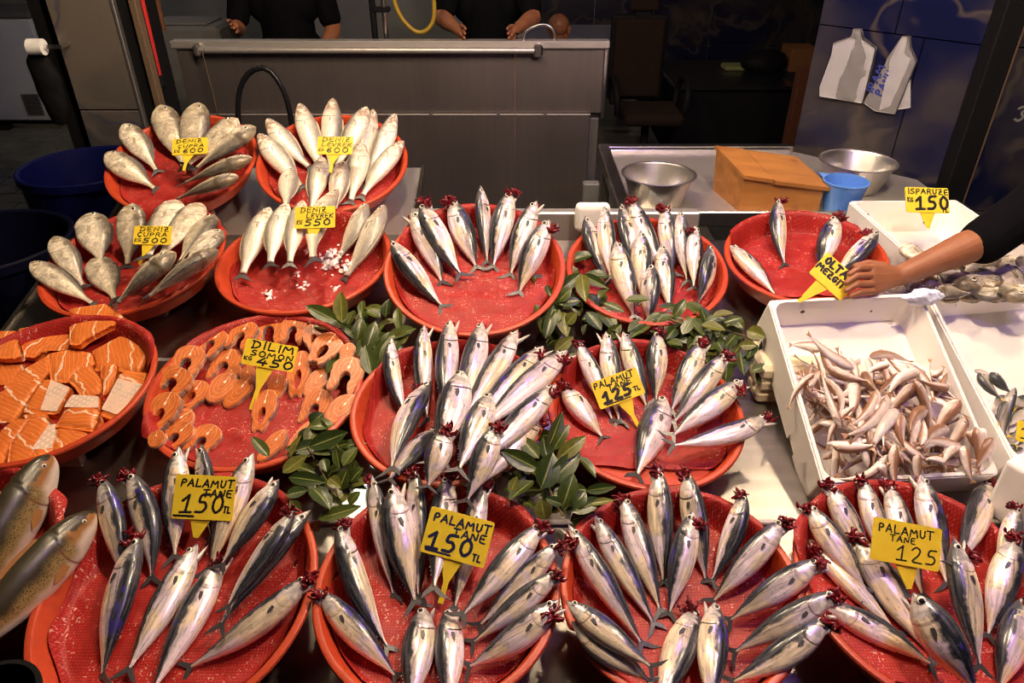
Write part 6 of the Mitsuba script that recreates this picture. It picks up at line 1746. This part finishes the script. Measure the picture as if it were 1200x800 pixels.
def person(label, hip, chest, neck, head, fwd, shoulders, elbows, wrists, knees, feet, edge=.013, hair=True, hands=None, sleeve=.78):
    key = thing('person', label, 'person')
    f = nrm(fwd)
    r = nrm(np.cross(f, [0, 0, 1]))
    ps, P = head_parts(head, f)
    ps += [limb(neck, .058, head - V3(0, 0, .05), .055)]
    ps += [limb(hip + r * .08, .115, hip - r * .08, .115), limb(hip, .15, chest, .145), limb(chest + r * .09, .11, chest - r * .09, .11), limb(chest, .13, neck - V3(0, 0, .07), .085)]
    shirt = [limb(hip + r * .07 + V3(0, 0, .02), .134, hip - r * .07 + V3(0, 0, .02), .134), limb(hip, .160, chest, .158), limb(chest + r * .10, .122, chest - r * .10, .122), limb(chest, .142, neck - V3(0, 0, .065), .094)]
    for k in (0, 1):
        sh, el, wr = shoulders[k], elbows[k], wrists[k]
        ps += [limb(neck - V3(0, 0, .06), .07, sh, .062), limb(sh, .062, el, .047), limb(el, .046, el * .72 + wr * .28, .047), limb(el * .72 + wr * .28, .047, el * .25 + wr * .75, .034), limb(el * .25 + wr * .75, .034, wr, .028)]
        shirt += [limb(neck - V3(0, 0, .06), .080, sh, .074), limb(sh, .074, sh * (1 - sleeve) + el * sleeve, .066)]
        if hands and hands[k]:
            ps += hands[k]
        else:
            d = nrm(wr - el)
            pa = wr + d * .075
            ps.append(limb(wr, .028, pa, .026))
            sd = nrm(np.cross(d, f) + 1e-6)
            for q in range(4):
                o = (q - 1.5) * .021
                ps += [limb(pa + sd * o, .010, pa + sd * o * 1.1 + d * .045 + f * .008, .009), limb(pa + sd * o * 1.1 + d * .045 + f * .008, .009, pa + sd * o * 1.1 + d * .075 + f * .022, .0075)]
            ps += [limb(wr + d * .02, .014, wr + d * .06 + f * .04, .011), limb(wr + d * .06 + f * .04, .011, wr + d * .095 + f * .045, .009)]
    trous = []
    for k in (0, 1):
        h_ = hip + r * (.09 if k else -.09)
        ps += [limb(h_, .10, knees[k], .062), limb(knees[k], .060, feet[k] + V3(0, 0, .08), .042), limb(feet[k] + V3(0, 0, .045), .040, feet[k] + f * .15 + V3(0, 0, .032), .032)]
        trous += [limb(h_ - V3(0, 0, .0), .118, knees[k], .078), limb(knees[k], .078, feet[k] + V3(0, 0, .09), .066)]
    trous.append(limb(hip + r * .08, .128, hip - r * .08, .128))
    part(key, 'body', smooth_body(ps, edge), 'm_skin', smooth=True)
    part(key, 'shirt', smooth_body(shirt, .02, 8), 'm_shirt', smooth=True)
    part(key, 'trousers', smooth_body(trous, .025, 6), 'm_shirt', smooth=True)
    for k in (-1, 1):
        em, ec = eye_mesh(P(k * .032, .088, .015), f, r, .012)
        part(key, 'eye', em, 'm_eye', smooth=True, color=ec)
    if hair:
        hp = [limb(P(0, -.03, .055), .082, P(0, .02, .065), .070), limb(P(0, -.045, .01), .075, P(0, -.035, .05), .078)]
        part(key, 'hair', smooth_body(hp, .012, 5), 'm_hair', smooth=True)
    return key


B = .25
x = at_y(333, 20, 4.72)[0]
person('person in a black T-shirt standing behind the counter, left one', V3(x, 4.80, B + .95), V3(x, 4.76, B + 1.25), V3(x, 4.75, B + 1.47), V3(x, 4.72, B + 1.62), (0, -1, 0),
       [V3(x + .22, 4.75, B + 1.41), V3(x - .22, 4.75, B + 1.41)], [V3(x + .285, 4.72, B + 1.11), V3(x - .28, 4.68, B + 1.12)], [V3(x + .26, 4.52, B + 1.0), V3(x - .20, 4.42, B + 1.17)],
       [V3(x + .1, 4.80, B + .5), V3(x - .1, 4.80, B + .5)], [V3(x + .1, 4.84, B), V3(x - .1, 4.84, B)])
x = at_y(572, 20, 4.66)[0]
k = person('person in black clothes behind the counter with both hands on its edge', V3(x, 4.80, B + .95), V3(x, 4.75, B + 1.25), V3(x, 4.72, B + 1.47), V3(x, 4.67, B + 1.62), (0, -1, 0),
           [V3(x + .20, 4.72, B + 1.41), V3(x - .20, 4.72, B + 1.41)], [V3(x + .26, 4.52, B + 1.20), V3(x - .26, 4.52, B + 1.20)], [V3(x + .17, 4.25, B + 1.185), V3(x - .16, 4.25, B + 1.185)],
           [V3(x + .1, 4.80, B + .5), V3(x - .1, 4.80, B + .5)], [V3(x + .1, 4.84, B), V3(x - .1, 4.84, B)])
q = at_y(655, 30, 6.05)
x = q[0]
person('bald person sitting low behind the right end of the counter', V3(x, 6.12, .52), V3(x, 6.10, .82), V3(x, 6.08, 1.04), V3(x, 6.06, q[2] - .03), (0.25, 1, -.1),
       [V3(x + .19, 6.1, .97), V3(x - .19, 6.1, .97)], [V3(x + .25, 6.18, .70), V3(x - .25, 6.18, .70)], [V3(x + .15, 6.40, .62), V3(x - .15, 6.40, .62)],
       [V3(x + .12, 6.50, .52), V3(x - .12, 6.50, .52)], [V3(x + .12, 6.48, .25), V3(x - .12, 6.48, .25)], hair=False)
solo('stool', cat(trimesh.creation.cylinder(.17, .05, sections=32).apply_translation([x, 6.12, .385]), *[tube([(x + .1 * a, 6.12 + .1 * b, .36), (x + .15 * a, 6.12 + .15 * b, .25)], .014, 8) for a in (-1, 1) for b in (-1, 1)]), 'm_black', 'low black stool under the sitting bald person', 'stool')

# the seller whose arm reaches in from the right
def pz(x, y, d):
    return EYE + d * (np.array([(x - 600) / F_PX, 0, 0]) + np.array([0, CP, -SP]) - (y - 400) / F_PX * np.array([0, SP, CP]))


el, wr = pz(1158, 279, 2.06), pz(1052, 324, 2.03)
hand = []
kn = [pz(1021, 314, 1.995), pz(1022, 323, 1.99), pz(1023, 332, 1.99), pz(1025, 341, 1.995)]
md = [pz(1007, 314, 1.972), pz(1004, 323, 1.966), pz(1004, 333, 1.966), pz(1008, 342, 1.972)]
tip = [pz(996, 321, 1.966), pz(992, 331, 1.962), pz(992, 340, 1.962), pz(997, 347, 1.966)]
hand += [m3.Manifold.batch_hull([limb(wr, .024, wr + V3(0, .004, .004), .024), limb(kn[0], .014, kn[1], .014), limb(kn[2], .013, kn[3], .012)])]
for k in range(4):
    hand += [limb(kn[k], .0115, md[k], .0095), limb(md[k], .0095, tip[k], .0078)]
t0, t1, t2 = pz(1036, 314, 2.02), pz(1018, 309, 2.02), pz(1003, 312, 2.01)
hand += [limb(wr + (t0 - wr) * .3, .020, t0, .017), limb(t0, .017, t1, .0125), limb(t1, .0125, t2, .0095)]
sh = V3(1.63, 2.02, 1.40)
person('person in black reaching in from the right edge, holding a sign', V3(2.02, 2.16, .95), V3(1.93, 2.10, 1.24), V3(1.84, 2.06, 1.46), V3(1.77, 2.03, 1.62), (-1, -.15, -.15),
       [V3(1.86, 2.25, 1.38), sh], [V3(1.98, 2.36, 1.12), el], [V3(1.86, 2.42, .98), wr], [V3(2.0, 2.06, .5), V3(2.0, 2.30, .5)], [V3(2.03, 2.06, 0), V3(2.03, 2.28, 0)], edge=.0055, hands=[None, hand], sleeve=1.04)
K = sign([(973,297),(1006,329),(986,352),(944,318)], (936, 353), [('OLTA', -.40, .16, .27, .042, .62, .0), ('MEZGİT', -.47, -.17, .22, .036, .80, .0)], 'yellow sign OLTA MEZGİT held in the hand', lambda a, b: pz(a, b, 1.985), lean=38, neck=.9)

# a cold strip light at the back of the shop
lk = thing('ceiling_lamp', 'cold white strip lamp on the ceiling at the back', 'lamp')
scene[lk + '__tube'] = mikit.ply(box(-3.6, -2.2, 6.3, 6.45, 3.40, 3.44, .003), 'm_white', emitter={'type': 'area', 'radiance': {'type': 'rgb', 'value': [STRIP * c for c in (.80, .92, 1.15)]}})
part(lk, 'housing', box(-3.65, -2.15, 6.26, 6.49, 3.441, 3.5, .003), 'm_grey')
# ------------------------------------------------------------------ lamps
for k, (x, y, z, r, watt) in enumerate(BULBS):
    key = thing('hanging_bulb', 'round warm bulb on a black cable above ' + ('the front right trays', 'the middle trays', 'the back left trays', 'the foam boxes')[k], 'lamp', 'bulbs above the stall')
    scene[key + '__globe'] = {'type': 'sphere', 'center': [x, y, z], 'radius': r,
                              'emitter': {'type': 'area', 'radiance': {'type': 'rgb', 'value': [watt * 1.3 * c for c in BULB_RGB]}}}
    part(key, 'cable', tube([(x, y, z + r * .9), (x, y, 3.5)], 0.006, 8), 'm_black')
    part(key, 'socket', lathe([(0, .07), (.02, .07), (.028, .02), (.03, -.02), (0, -.02)], 16).apply_translation([x, y, z + r]), 'm_black', smooth=40)
for x, y, z, w in TUBES:
    key = thing('violet_tube_lamp', 'slim violet insect lamp hanging ' + ('behind the trays' if y > 2 else 'at the front right'), 'lamp')
    scene[key + '__tube'] = mikit.ply(tube([(x - .25, y, z), (x + .25, y, z)], 0.014, 10), 'm_white', emitter={'type': 'area', 'radiance': {'type': 'rgb', 'value': [w * c for c in (.42, .22, 1.0)]}})
    part(key, 'housing', box(x - .28, x + .28, y - .03, y + .03, z + .02, z + .06), 'm_black')
    for s in (-.2, .2):
        part(key, 'cord', tube([(x + s, y, z + .06), (x + s, y, 3.5)], 0.004, 6), 'm_black')
